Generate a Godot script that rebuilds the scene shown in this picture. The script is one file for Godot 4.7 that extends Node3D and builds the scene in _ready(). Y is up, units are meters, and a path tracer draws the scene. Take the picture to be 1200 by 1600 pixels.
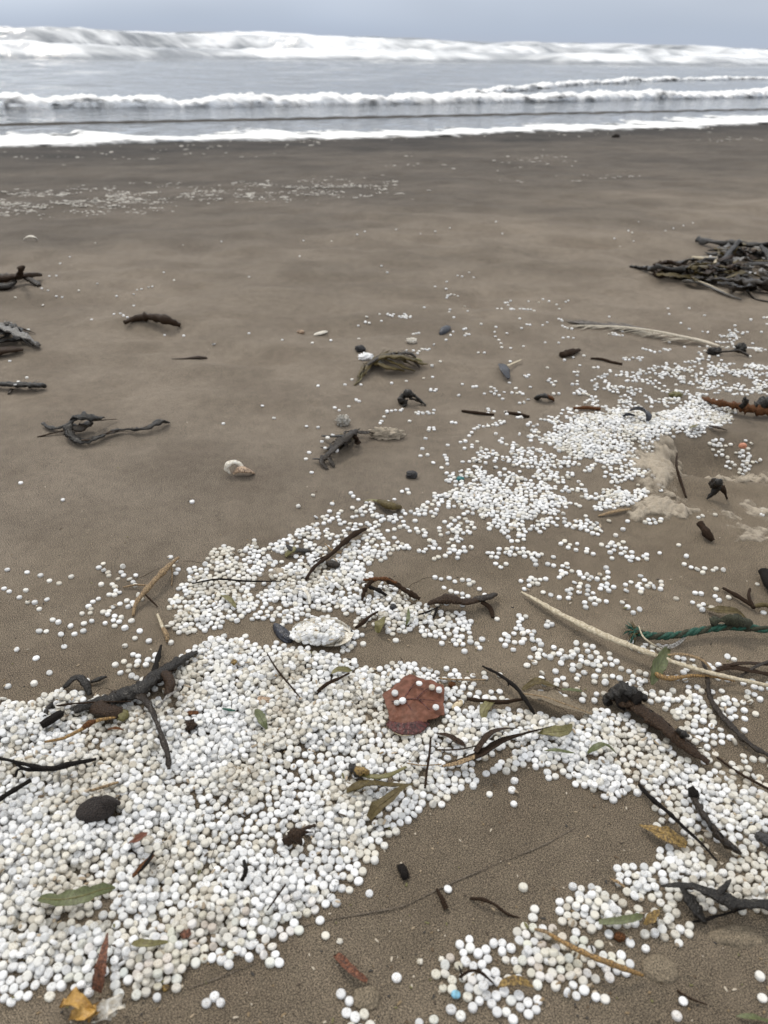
extends Node3D

# The beach in metres: the camera is held 0.34 m above the sand at the origin and looks along -z, down at the wrack line.
const F := 1256.0                 # focal length of the photograph in its own pixels (1200 x 1600)
const EYE := Vector3(0, 0.34, 0)
const SEA := -0.32                # still water level
const PR := 0.00196               # radius of a pellet
const PT := 0.0020                # height of a pellet

var view: Basis
var rng := RandomNumberGenerator.new()
var n_low := FastNoiseLite.new()
var n_mid := FastNoiseLite.new()
var n_fine := FastNoiseLite.new()
var dips := []                    # [x, z, half width x, half width z, depth]
var drifts := []                  # dictionaries of pellet drifts
var blocks := {}                  # where debris lies: cell -> [Vector3(x, z, radius)]
var marks := []                   # [point, phrase] of debris, to tell pellets apart by
var taken := {}
var M := {}
var T := {}
var pellets := []                 # [position, basis, colour]
var cells := {}


func _ready():
	rng.seed = 4711
	# ---- camera, sky, sun, exposure
	var cam := Camera3D.new()
	cam.name = "camera"
	view = Basis(Vector3.RIGHT, deg_to_rad(-30.5)) * Basis(Vector3.BACK, deg_to_rad(1.62))
	cam.transform = Transform3D(view, EYE)
	cam.fov = 64.98
	cam.near = 0.02
	cam.far = 6000.0
	var lens := CameraAttributesPhysical.new()
	lens.frustum_focal_length = 18.84
	lens.frustum_focus_distance = 0.56
	lens.frustum_near = 0.02
	lens.frustum_far = 6000.0
	lens.exposure_aperture = 10.0
	cam.attributes = lens
	cam.current = true
	add_child(cam)
	var env := Environment.new()
	env.background_mode = Environment.BG_SKY
	var sky := Sky.new()
	sky.sky_material = overcast()
	env.sky = sky
	env.tonemap_mode = Environment.TONE_MAPPER_LINEAR
	env.tonemap_exposure = 1.2
	env.sdfgi_enabled = true
	env.ssao_enabled = true
	env.ssil_enabled = true
	var we := WorldEnvironment.new()
	we.name = "daylight"
	we.environment = env
	add_child(we)
	var sun := DirectionalLight3D.new()
	sun.name = "sun"
	sun.light_color = Color(1.0, 0.97, 0.92)
	sun.light_energy = 0.42
	sun.light_angular_distance = 14.0
	sun.shadow_enabled = true
	sun.rotation = Vector3(deg_to_rad(-52), deg_to_rad(-148), 0)
	add_child(sun)

	noises()
	materials()
	for d in [[1160, 722, 0.08, 0.036, 0.015], [1080, 735, 0.04, 0.02, 0.006], [870, 400, 0.055, 0.05, 0.007], [650, 360, 0.05, 0.03, 0.006], [930, 385, 0.06, 0.03, 0.006], [370, 560, 0.06, 0.03, 0.005], [300, 385, 0.08, 0.04, 0.006], [240, 515, 0.07, 0.03, 0.006], [500, 480, 0.09, 0.04, 0.005], [1120, 325, 0.05, 0.03, 0.006], [110, 470, 0.08, 0.03, 0.004], [560, 520, 0.07, 0.025, 0.005], [700, 395, 0.05, 0.02, 0.005]]:
		var p = spot(d[0], d[1])
		dips.append([p.x, p.z, d[2], d[3], d[4] * 1.35])
	plan_drifts()
	beach()
	sea()
	surf()
	sandy_foam()
	far_wrack()
	middle_wrack()
	near_wrack()
	scatter()
	place_pellets()
	crumbs()


# ------------------------------------------------------------------ light and materials

func overcast() -> PanoramaSkyMaterial:
	var n := FastNoiseLite.new()
	n.seed = 5
	n.frequency = 1.0
	n.fractal_octaves = 4
	var w := 512
	var h := 256
	var im := Image.create(w, h, false, Image.FORMAT_RGBF)
	for j in h:
		var up := PI * (0.5 - (j + 0.5) / h)
		for i in w:
			var az := wrapf(TAU * (i + 0.5) / w, -PI, PI)
			var d := Vector3(cos(up) * sin(az), sin(up), -cos(up) * cos(az))
			var c: Color
			if up < 0:
				c = Color(0.38, 0.42, 0.5)
			else:
				var cloud := n.get_noise_3d(d.x * 2.2, d.y * 5.0, d.z * 2.2)
				var e := clampf(sin(up) / 0.75, 0, 1)
				var f := pow(e, 0.62)
				c = Color(0.29, 0.345, 0.437).lerp(Color(1.1, 1.12, 1.14), f)
				c *= 1.0 + 0.22 * cloud
				var soft := clampf((n.get_noise_3d(d.x * 1.4 + 9.0, d.y * 14.0, d.z * 1.4) + 0.05) * 2.2, 0, 1) * clampf(sin(up) / 0.05, 0, 1)
				c = c.lerp(Color(0.82, 0.86, 0.92), 0.3 * soft * (1.0 - f))
				var rift := exp(-pow((az + 0.5) / 0.2, 2.0) - pow((up - 0.085) / 0.055, 2.0))      # thinner cloud low over the sea
				c = c.lerp(Color(0.86, 0.92, 1.0), 1.0 * rift)
			im.set_pixel(i, j, Color(c.r, c.g, c.b))
	var m := PanoramaSkyMaterial.new()
	m.panorama = ImageTexture.create_from_image(im)
	return m


func noises():
	n_low.seed = 3
	n_low.frequency = 1.0
	n_low.fractal_octaves = 2
	n_mid.seed = 8
	n_mid.frequency = 1.0
	n_mid.fractal_octaves = 3
	n_fine.seed = 21
	n_fine.frequency = 1.0
	n_fine.fractal_octaves = 4


func grain_images() -> Array:
	# wet sand: grains of light quartz, dark minerals and a few chips of shell; with the height of the grains
	var s := 1024
	var r := RandomNumberGenerator.new()
	r.seed = 77
	var a := FastNoiseLite.new()
	a.seed = 12
	a.frequency = 0.016
	a.fractal_octaves = 4
	var cloud := a.get_seamless_image(s, s).get_data()
	a.seed = 14
	a.frequency = 0.42
	a.fractal_octaves = 3
	var grain := a.get_seamless_image(s, s).get_data()
	a.seed = 15
	a.frequency = 0.5
	a.fractal_octaves = 1
	var tiny := a.get_seamless_image(s, s).get_data()
	var col := PackedByteArray()
	col.resize(s * s * 3)
	var hgt := PackedByteArray()
	hgt.resize(s * s)
	for k in s * s:
		var g := (grain[k] - 128) / 128.0
		var v := 0.7 + 0.62 * g + 0.6 * (tiny[k] - 128) / 128.0 + 0.05 * (cloud[k] - 128) / 128.0
		var warm := 0.03 * g
		var roll := r.randf()
		if roll < 0.010:
			v *= 0.55
		elif roll < 0.016:
			v = minf(1.0, v * 1.35)
			warm = -0.02
		v = clampf(v, 0.1, 1.0)
		col[k * 3] = int(clampf(v + warm * 0.4, 0, 1) * 255)
		col[k * 3 + 1] = int(v * 255)
		col[k * 3 + 2] = int(clampf(v - warm, 0, 1) * 255)
		hgt[k] = int(clampf(0.5 + 0.45 * g + 0.15 * (cloud[k] - 128) / 128.0, 0, 1) * 255)
	return [ImageTexture.create_from_image(Image.create_from_data(s, s, false, Image.FORMAT_RGB8, col)), ImageTexture.create_from_image(Image.create_from_data(s, s, false, Image.FORMAT_L8, hgt))]


func speck_image() -> ImageTexture:
	# grit that clings to the plastic: specks thicker in some patches than in others
	var s := 1024
	var r := RandomNumberGenerator.new()
	r.seed = 5
	var a := FastNoiseLite.new()
	a.seed = 2
	a.frequency = 0.01
	a.fractal_octaves = 3
	var im := Image.create(s, s, false, Image.FORMAT_RGB8)
	im.fill(Color.WHITE)
	for k in 60000:
		var x := r.randi_range(2, s - 3)
		var y := r.randi_range(2, s - 3)
		if a.get_noise_2d(x, y) + r.randf_range(-0.4, 0.4) < 0.1:
			continue
		var c := Color(0.28, 0.22, 0.16).lerp(Color(0.72, 0.63, 0.5), r.randf())
		im.set_pixel(x, y, c)
		if r.randf() < 0.6:
			im.set_pixel(x + 1, y, c.lerp(Color.WHITE, 0.3))
		if r.randf() < 0.5:
			im.set_pixel(x, y + 1, c.lerp(Color.WHITE, 0.3))
		if r.randf() < 0.25:
			im.set_pixel(x + 1, y + 1, c.lerp(Color.WHITE, 0.5))
	return ImageTexture.create_from_image(im)


func noise_tex(seed_: int, freq: float, lo: Color, hi: Color, size := 512) -> ImageTexture:
	var a := FastNoiseLite.new()
	a.seed = seed_
	a.frequency = freq
	a.fractal_octaves = 5
	var d := a.get_seamless_image(size, size).get_data()
	var out := PackedByteArray()
	out.resize(size * size * 3)
	for k in size * size:
		var c := lo.lerp(hi, smoothstep(0.22, 0.78, d[k] / 255.0))
		out[k * 3] = int(c.r * 255)
		out[k * 3 + 1] = int(c.g * 255)
		out[k * 3 + 2] = int(c.b * 255)
	return ImageTexture.create_from_image(Image.create_from_data(size, size, false, Image.FORMAT_RGB8, out))


func lin(r: float, g: float, b: float, a := 1.0) -> Color:
	return Color(r, g, b, a).linear_to_srgb()


func stuff_mat(key: String, r: float, g: float, b: float, rough: float, scale := 60.0, relief := 0.03, tex := "mottle", spec := 0.5) -> StandardMaterial3D:
	var m := StandardMaterial3D.new()
	m.resource_name = key
	m.albedo_color = lin(r, g, b)
	m.roughness = rough
	m.metallic_specular = spec
	m.albedo_texture = T[tex]
	m.uv1_triplanar = true
	m.uv1_world_triplanar = true
	m.uv1_scale = Vector3.ONE * scale
	m.heightmap_enabled = relief > 0.0
	if relief > 0.0:
		m.heightmap_texture = T["lumps"]
		m.heightmap_scale = relief
	M[key] = m
	return m


func materials():
	var g := grain_images()
	T["sand"] = g[0]
	T["sand_h"] = g[1]
	T["specks"] = speck_image()
	T["mottle"] = noise_tex(31, 0.02, Color(0.45, 0.42, 0.4), Color(1, 1, 1))
	T["soft"] = noise_tex(33, 0.015, Color(0.78, 0.75, 0.7), Color(1, 1, 1))
	T["grit"] = noise_tex(36, 0.06, Color(0.3, 0.27, 0.24), Color(1, 1, 1))
	T["lumps"] = noise_tex(32, 0.03, Color(0, 0, 0), Color(1, 1, 1))
	T["patch"] = noise_tex(34, 0.012, Color(0.91, 0.905, 0.9), Color(1, 1, 1))
	T["ripple"] = noise_tex(35, 0.02, Color(0, 0, 0), Color(1, 1, 1))
	var m := StandardMaterial3D.new()
	m.resource_name = "wet_sand"
	m.albedo_color = lin(0.432, 0.356, 0.277)
	m.albedo_texture = T["sand"]
	m.vertex_color_use_as_albedo = true
	m.roughness = 0.78
	m.metallic_specular = 0.28
	m.uv1_scale = Vector3(3.6, 3.6, 3.6)
	m.heightmap_enabled = true
	m.heightmap_texture = T["sand_h"]
	m.heightmap_scale = 0.11
	m.detail_enabled = true
	m.detail_albedo = T["patch"]
	m.detail_blend_mode = BaseMaterial3D.BLEND_MODE_MUL
	m.detail_uv_layer = BaseMaterial3D.DETAIL_UV_2
	M["sand"] = m
	# plastic pellets
	m = StandardMaterial3D.new()
	m.resource_name = "milky_plastic"
	m.transparency = BaseMaterial3D.TRANSPARENCY_ALPHA
	m.albedo_color = Color(1, 1, 1, 0.88)
	m.albedo_texture = T["specks"]
	m.vertex_color_use_as_albedo = true
	m.uv1_triplanar = true
	m.uv1_world_triplanar = true
	m.uv1_scale = Vector3.ONE * 7.0
	m.roughness = 0.5
	m.metallic_specular = 0.35
	m.backlight_enabled = true
	m.backlight = Color(0.55, 0.55, 0.55)
	M["pellet"] = m
	# water
	m = StandardMaterial3D.new()
	m.resource_name = "sea_water"
	m.vertex_color_use_as_albedo = true
	m.roughness = 0.1
	m.metallic_specular = 0.5
	m.uv1_scale = Vector3(1, 1, 1)
	m.heightmap_enabled = true
	m.heightmap_texture = T["ripple"]
	m.heightmap_scale = 1.4
	M["water"] = m
	stuff_mat("foam", 0.93, 0.93, 0.93, 0.9, 1.1, 0.4, "patch")
	for k in ["foam"]:
		M[k].transparency = BaseMaterial3D.TRANSPARENCY_ALPHA
		M[k].vertex_color_use_as_albedo = true
	stuff_mat("fleck", 0.5, 0.485, 0.455, 0.6, 30.0, 0.05, "soft")
	stuff_mat("sandy_foam", 0.46, 0.39, 0.3, 0.7, 60.0, 0.05, "patch")
	stuff_mat("kelp_black", 0.026, 0.0205, 0.0145, 0.3, 40.0, 0.05, "grit", 0.42)
	stuff_mat("kelp_dark", 0.046, 0.031, 0.018, 0.32, 40.0, 0.05, "grit", 0.4)
	stuff_mat("kelp_brown", 0.075, 0.043, 0.023, 0.45, 45.0, 0.05, "grit", 0.3)
	stuff_mat("kelp_olive", 0.105, 0.08, 0.03, 0.42, 45.0, 0.02, "soft", 0.35)
	stuff_mat("olive", 0.16, 0.145, 0.048, 0.45, 60.0, 0.01, "soft")
	stuff_mat("green", 0.10, 0.118, 0.04, 0.45, 70.0, 0.008, "soft")
	stuff_mat("ochre", 0.34, 0.22, 0.06, 0.5, 60.0, 0.03)
	stuff_mat("straw", 0.42, 0.29, 0.15, 0.65, 80.0, 0.03)
	stuff_mat("gold_straw", 0.42, 0.25, 0.08, 0.5, 80.0, 0.02)
	stuff_mat("pale", 0.62, 0.55, 0.42, 0.6, 60.0, 0.03, "soft")
	stuff_mat("bark", 0.085, 0.052, 0.032, 0.75, 70.0, 0.08, "grit", 0.25)
	stuff_mat("bark_black", 0.026, 0.021, 0.018, 0.65, 70.0, 0.06, "grit", 0.25)
	stuff_mat("bark_orange", 0.24, 0.1, 0.036, 0.6, 50.0, 0.05, "grit", 0.3)
	stuff_mat("rust", 0.26, 0.1, 0.05, 0.5, 55.0, 0.05)
	stuff_mat("leaf_red", 0.165, 0.068, 0.043, 0.5, 22.0, 0.015, "soft", 0.3)
	stuff_mat("leaf_maroon", 0.12, 0.025, 0.02, 0.3, 40.0, 0.04)
	stuff_mat("cream", 0.7, 0.6, 0.42, 0.5, 50.0, 0.02, "soft")
	stuff_mat("shell", 0.8, 0.77, 0.7, 0.45, 45.0, 0.03, "soft")
	stuff_mat("shell_tan", 0.6, 0.43, 0.29, 0.5, 45.0, 0.03, "mottle")
	stuff_mat("mussel", 0.03, 0.034, 0.05, 0.3, 45.0, 0.02)
	stuff_mat("stone", 0.045, 0.043, 0.045, 0.55, 45.0, 0.05)
	stuff_mat("stone_brown", 0.055, 0.037, 0.03, 0.75, 45.0, 0.16, "grit")
	stuff_mat("rope", 0.012, 0.12, 0.075, 0.55, 90.0, 0.03)
	stuff_mat("rope_dirty", 0.065, 0.07, 0.035, 0.8, 90.0, 0.05)
	stuff_mat("foil_gold", 0.55, 0.33, 0.09, 0.3, 50.0, 0.02, "soft")
	stuff_mat("foil_white", 0.85, 0.82, 0.76, 0.35, 50.0, 0.02, "soft")
	stuff_mat("teal", 0.02, 0.16, 0.17, 0.5, 50.0, 0.0, "soft")
	stuff_mat("coral", 0.62, 0.27, 0.17, 0.5, 50.0, 0.0, "soft")
	stuff_mat("film", 0.36, 0.29, 0.205, 0.75, 3.6, 0.0, "sand", 0.28)
	for k in ["sandy_foam", "film"]:
		M[k].transparency = BaseMaterial3D.TRANSPARENCY_ALPHA
		M[k].vertex_color_use_as_albedo = true
	stuff_mat("glitter_blue", 0.25, 0.55, 0.75, 0.25, 60.0, 0.02, "soft")
	stuff_mat("feather", 0.68, 0.63, 0.54, 0.7, 60.0, 0.02, "soft")
	stuff_mat("feather_grey", 0.24, 0.22, 0.2, 0.8, 60.0, 0.02)
	stuff_mat("silver_weed", 0.32, 0.31, 0.29, 0.35, 50.0, 0.05)
	stuff_mat("crack", 0.42, 0.345, 0.26, 0.9, 60.0, 0.12, "grit")


# ------------------------------------------------------------------ finding places on the beach

func shore(x: float, z: float) -> float:      # metres towards the sea
	return -0.866 * z - 0.5 * x


func ground(x: float, z: float) -> float:
	var s := shore(x, z)
	var q := (s - 1.4) / 0.3
	var y := -0.0204 * (q if q > 20.0 else log(1.0 + exp(q)))
	var k := (s - 7.6) / 0.32
	if absf(k) < 4.0:
		y += 0.1125 * exp(-k * k)
	y = maxf(y, -2.5)
	if s < 6.0:
		var far := clampf((-z - 0.55) / 0.6, 0.0, 1.0) * clampf((6.0 - s) / 2.0, 0, 1)
		y += n_low.get_noise_2d(x * 3.2, z * 5.0) * (0.0035 + 0.0065 * far)
		y += n_mid.get_noise_2d(x * 14.0 + 40.0, z * 20.0) * (0.0006 + 0.0010 * far)
		y -= far * 0.0045 * pow(1.0 - minf(1.0, absf(n_low.get_noise_2d(x * 2.1 + 60.0, z * 4.6 + 9.0)) * 3.2), 3.0)     # edges left by the last thin waves
		if absf(x) < 3.0 and z > -4.0:
			for d in dips:
				var u: float = (x - d[0]) / d[2]
				var v: float = (z - d[1]) / d[3]
				var e := u * u + v * v
				if e < 6.0:
					y -= d[4] * (exp(-e) - 0.3 * exp(-(sqrt(e) - 1.6) * (sqrt(e) - 1.6) * 5.0))
			# little pits where air and water came out of the sand
			var cx := floori(x / 0.055)
			var cz := floori(z / 0.055)
			var hsh := absi((cx * 73856093) ^ (cz * 19349663)) % 1000
			if hsh < 300:
				var px := (cx + 0.3 + 0.4 * ((hsh * 7) % 100) / 100.0) * 0.055
				var pz := (cz + 0.3 + 0.4 * ((hsh * 13) % 100) / 100.0) * 0.055
				var pr := (0.003 + 0.004 * ((hsh * 29) % 100) / 100.0) * (1.0 + 0.7 * far)
				var e := ((x - px) * (x - px) + (z - pz) * (z - pz)) / (pr * pr)
				if e < 6.0:
					y -= (0.0008 + 0.0016 * ((hsh * 3) % 100) / 100.0) * (1.0 + 1.1 * far) * exp(-e)
	return y


func spot(px: float, py: float, lift := 0.0) -> Vector3:   # where that sight line of the photograph meets the beach
	var d := view * Vector3((px - 600.0) / F, (800.0 - py) / F, -1.0)
	var t := (lift - EYE.y) / d.y
	var p := EYE
	for i in 30:
		p = EYE + d * t
		t = lerpf(t, (ground(p.x, p.z) + lift - EYE.y) / d.y, 0.9)
	return EYE + d * t


func mpp(p: Vector3) -> float:               # metres to a pixel of the photograph at that point
	return (p - EYE).dot(-view.z) / F


func inside(poly: PackedVector2Array, x: float, z: float) -> float:   # metres inside its edge; negative outside
	var best := 1e9
	var q := Vector2(x, z)
	for i in poly.size():
		best = minf(best, q.distance_to(Geometry2D.get_closest_point_to_segment(q, poly[i], poly[(i + 1) % poly.size()])))
	return best if Geometry2D.is_point_in_polygon(q, poly) else -best


func heap(x: float, z: float) -> float:       # how high the pellets will be piled
	var h := 0.0
	for d in drifts:
		if d.layers < 0.9 or not d.box.has_point(Vector2(x, z)):
			continue
		var e := inside(d.poly, x, z)
		if e > 0.0:
			h = maxf(h, clampf(e / 0.012, 0.0, 1.0) * d.layers * 0.0016)
	return h


func on(px: float, py: float, extra_mm := 0.0) -> Vector3:      # on the sand, or on the pellets that lie there
	var p := spot(px, py)
	var h := heap(p.x, p.z)
	return spot(px, py, h + extra_mm * 0.001)


# ------------------------------------------------------------------ objects

func numbered(called: String) -> String:
	var k: int = taken.get(called, -1) + 1
	taken[called] = k
	return called if k == 0 else "%s_%03d" % [called, k]


func tag(o: Node, label: String, category := "", group := "", kind := ""):
	if label:
		o.set_meta("label", label)
	if category:
		o.set_meta("category", category)
	if group:
		o.set_meta("group", group)
	if kind:
		o.set_meta("kind", kind)


func put(mesh: Mesh, called: String, mat: Material, parent: Node, at := Vector3.ZERO) -> MeshInstance3D:
	var o := MeshInstance3D.new()
	o.mesh = mesh
	o.material_override = mat
	o.position = at
	if parent == self:
		o.name = numbered(called)
		add_child(o)
	else:
		o.name = called
		parent.add_child(o, true)
	return o


func base(called: String, at: Vector3, label: String, category: String, group := "") -> Node3D:
	var o := Node3D.new()
	o.name = numbered(called)
	o.position = at
	add_child(o)
	tag(o, label, category, group)
	return o


func curve(ctrl: Array, per := 6) -> PackedVector3Array:        # control points in the photograph, with mm of lift -> a smooth line on the beach
	var p: Array[Vector3] = []
	for c in ctrl:
		p.append(on(c[0], c[1], c[2] if c.size() > 2 else 0.0))
	var out := PackedVector3Array()
	for i in p.size() - 1:
		var a := p[maxi(i - 1, 0)]
		var d := p[mini(i + 2, p.size() - 1)]
		for k in per:
			out.append(p[i].cubic_interpolate(p[i + 1], a, d, float(k) / per))
	out.append(p[-1])
	return out


func along(values: Array, t: float) -> float:
	if values.size() == 1:
		return values[0]
	var f := t * (values.size() - 1)
	var i := mini(int(f), values.size() - 2)
	return lerpf(values[i], values[i + 1], smoothstep(0.0, 1.0, f - i) * 0.5 + (f - i) * 0.5)


func sweep(pts: PackedVector3Array, origin: Vector3, w: Array, o := {}) -> ArrayMesh:
	# a stem, strap or leaf along a line; w: full widths in photo pixels; flat: thickness over width; cup, ruffle, twist shape the section
	var seg: int = o.get("seg", 8)
	var flat: float = o.get("flat", 1.0)
	var cup: float = o.get("cup", 0.0)
	var ruffle: float = o.get("ruffle", 0.0)
	var twist: float = o.get("twist", 0.0)
	var turn: float = o.get("turn", 0.0)
	var rough: float = o.get("rough", 0.12)
	var n := pts.size()
	var px := mpp(pts[n / 2])
	var off := rng.randf() * 50.0
	var st := SurfaceTool.new()
	st.begin(Mesh.PRIMITIVE_TRIANGLES)
	var length := 0.0
	for i in n:
		var t := float(i) / (n - 1)
		var dir := (pts[mini(i + 1, n - 1)] - pts[maxi(i - 1, 0)]).normalized()
		var side := dir.cross(Vector3.UP)
		side = side.normalized() if side.length() > 0.05 else Vector3.RIGHT
		var up := side.cross(dir)
		var ang := turn + twist * t
		var s2 := side * cos(ang) + up * sin(ang)
		up = up * cos(ang) - side * sin(ang)
		if i:
			length += pts[i].distance_to(pts[i - 1])
		var half: float = maxf(along(w, t) * 0.5 * px, 0.00012)
		half *= 1.0 + rough * n_fine.get_noise_2d(off, length * 160.0) * 2.0
		var th: float = maxf(half * flat, minf(half, 0.00018))
		for j in seg:
			var a := TAU * j / seg
			var c := cos(a)
			var lump := 1.0 + rough * n_fine.get_noise_3d(off + c * 1.3, sin(a) * 1.3, length * 220.0) * 1.6
			var p := pts[i] + s2 * c * half * lump + up * (sin(a) * th * lump + cup * half * c * c)
			if ruffle > 0.0:
				p += up * ruffle * half * absf(c) * n_fine.get_noise_3d(off + 7.0 * signf(c), 3.0, length * 90.0) * 2.0
			st.set_uv(Vector2(float(j) / seg, length * 40.0))
			st.add_vertex(p - origin)
	for i in n - 1:
		for j in seg:
			var a := i * seg + j
			var b := i * seg + (j + 1) % seg
			for k in [a, b, a + seg, b, b + seg, a + seg]:
				st.add_index(k)
	for end in [0, n - 1]:
		var first: int = end * seg
		for j in range(1, seg - 1):
			if end == 0:
				for k in [first, first + j + 1, first + j]:
					st.add_index(k)
			else:
				for k in [first, first + j, first + j + 1]:
					st.add_index(k)
	st.generate_normals()
	return st.commit()


func block(pts: PackedVector3Array, w: Array, share := 0.42):
	var px := mpp(pts[0])
	for i in pts.size():
		var r: float = along(w, float(i) / maxi(pts.size() - 1, 1)) * share * px
		var key := Vector2i(floori(pts[i].x / 0.02), floori(pts[i].z / 0.02))
		if not blocks.has(key):
			blocks[key] = []
		blocks[key].append(Vector3(pts[i].x, pts[i].z, r))


func strand(called: String, label: String, category: String, ctrl: Array, w: Array, mat: String, o := {}, parts := [], near := "") -> Node3D:
	# one thing: a main strand and, where it has them, further strands as its parts: [part name, control points, widths, material, shape]
	var pts := curve(ctrl, o.get("per", 6))
	var origin := pts[0]
	if not o.get("loose", false):
		block(pts, w)
	if near:
		marks.append([pts[pts.size() / 2], near])
	var mesh := sweep(pts, origin, w, o)
	if parts.is_empty() and not o.has("shred"):
		var one := put(mesh, called, M[mat], self, origin)
		tag(one, label, category)
		return one
	var root := base(called, origin, label, category)
	put(mesh, o.get("main", "stem"), M[mat], root)
	if o.has("shred"):
		shred(root, ctrl, w, o.shred, o.get("mats", ["kelp_black", "kelp_dark", "kelp_black", "kelp_brown"]), o.get("spread", 0.45))
	for p in parts:
		var pp := curve(p[1], 6)
		var oo: Dictionary = p[4] if p.size() > 4 else o
		block(pp, p[2])
		var part := put(sweep(pp, origin, p[2], oo), p[0], M[p[3]], root)
		if p.size() > 5:
			part.set_meta("label", p[5])
	return root


func shred(root: Node3D, ctrl: Array, w: Array, n: int, mats: Array, spread := 0.5):
	# a stem of weed splits and frays: thin straps that run along it, cross and lift off it
	for k in n:
		var t0 := rng.randf_range(0.0, 0.65)
		var t1 := minf(1.0, t0 + rng.randf_range(0.22, 0.5))
		var c := []
		for i in 4:
			var t := lerpf(t0, t1, i / 3.0)
			var f := t * (ctrl.size() - 1)
			var j := mini(int(f), ctrl.size() - 2)
			var wide: float = along(w, t)
			var fray := 1.0 if i < 3 else 2.0
			c.append([lerpf(ctrl[j][0], ctrl[j + 1][0], f - j) + rng.randf_range(-1, 1) * wide * spread * fray, lerpf(ctrl[j][1], ctrl[j + 1][1], f - j) + rng.randf_range(-1, 1) * wide * spread * 0.6 * fray, (1.0 if i == 0 or i == 3 else 3.0) + rng.randf_range(0.0, 6.0) * (0.4 if i == 3 else 1.0)])
		var mid: float = along(w, (t0 + t1) * 0.5)
		var r := rng.randf_range(0.16, 0.42)
		put(sweep(curve(c, 6), root.position, [mid * r * 0.6, mid * r, mid * r * 0.8, mid * r * 0.2], {"seg": 8, "flat": rng.randf_range(0.2, 0.6), "ruffle": 0.6, "rough": 0.35, "twist": rng.randf_range(-1.5, 1.5), "cup": rng.randf_range(-0.3, 0.5)}), "frond", M[mats[k % mats.size()]], root)


func leaf(called: String, label: String, ctrl: Array, width: float, mat: String, near := "", o := {}, shape := [0.12, 0.7, 1.0, 0.75, 0.1]) -> Node3D:
	var w := []
	for s in shape:
		w.append(s * width)
	var pts := curve(ctrl, 7)
	var origin := pts[0]
	block(pts, w)
	if near:
		marks.append([pts[pts.size() / 2], near])
	var root := base(called, origin, label, "leaf")
	var oo := {"seg": 14, "flat": 0.07, "cup": 0.3, "ruffle": 0.3, "rough": 0.14, "twist": rng.randf_range(-0.7, 0.7)}
	oo.merge(o, true)
	put(sweep(pts, origin, w, oo), "blade", M[mat], root)
	var up := PackedVector3Array()
	for i in pts.size():
		up.append(pts[i] + Vector3.UP * along(w, float(i) / (pts.size() - 1)) * 0.5 * mpp(pts[i]) * 0.075)
	put(sweep(up, origin, [width * 0.07, width * 0.09, width * 0.05], {"seg": 5, "rough": 0.05}), "midrib", M[o.get("rib", mat)], root)
	return root


func lump(r: Vector3, o := {}) -> ArrayMesh:
	# an uneven rounded body: pebbles, pods, bubbles of foam
	var rings: int = o.get("rings", 14)
	var seg: int = o.get("seg", 20)
	var rough: float = o.get("rough", 0.15)
	var freq: float = o.get("freq", 1.6)
	var power: float = o.get("power", 1.0)
	var off := rng.randf() * 90.0
	var st := SurfaceTool.new()
	st.begin(Mesh.PRIMITIVE_TRIANGLES)
	for i in rings + 1:
		var b := PI * i / rings - PI / 2
		for j in seg:
			var a := TAU * j / seg
			var d := Vector3(cos(b) * cos(a), sin(b), cos(b) * sin(a))
			var k := 1.0 + rough * 2.0 * n_fine.get_noise_3d(d.x * freq + off, d.y * freq, d.z * freq)
			var e := Vector3(signf(d.x) * pow(absf(d.x), power), signf(d.y) * pow(absf(d.y), power), signf(d.z) * pow(absf(d.z), power))
			st.set_uv(Vector2(float(j) / seg, float(i) / rings))
			st.add_vertex(e * r * k)
	for i in rings:
		for j in seg:
			var a := i * seg + j
			var b := i * seg + (j + 1) % seg
			for k in [a, b, a + seg, b, b + seg, a + seg]:
				st.add_index(k)
	st.generate_normals()
	return st.commit()


func body(called: String, label: String, category: String, px: float, py: float, wpx: float, dpx: float, hpx: float, mat: String, o := {}, near := "") -> MeshInstance3D:
	# a lump whose width, depth along the ground and height are given in photo pixels
	var p := on(px, py)
	var m := mpp(p)
	var r := Vector3(wpx, hpx, dpx) * 0.5 * m
	var q := put(lump(r, o), called, M[mat], self, p + Vector3.UP * r.y * o.get("sit", 0.75))
	q.rotation.y = o.get("turn", 0.0)
	block(PackedVector3Array([p]), [wpx], 0.4)
	if near:
		marks.append([p, near])
	tag(q, label, category)
	return q


func bump(root: Node3D, called: String, px: float, py: float, w: Vector3, mat: String, o := {}, lift := 0.0) -> MeshInstance3D:   # a lump as a part
	var p := on(px, py, lift)
	var r := w * 0.5 * mpp(p)
	var q := put(lump(r, o), called, M[mat], root, p + Vector3.UP * r.y * 0.7 - root.position)
	q.rotation.y = o.get("turn", 0.0)
	block(PackedVector3Array([p]), [w.x], 0.4)
	return q


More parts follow.
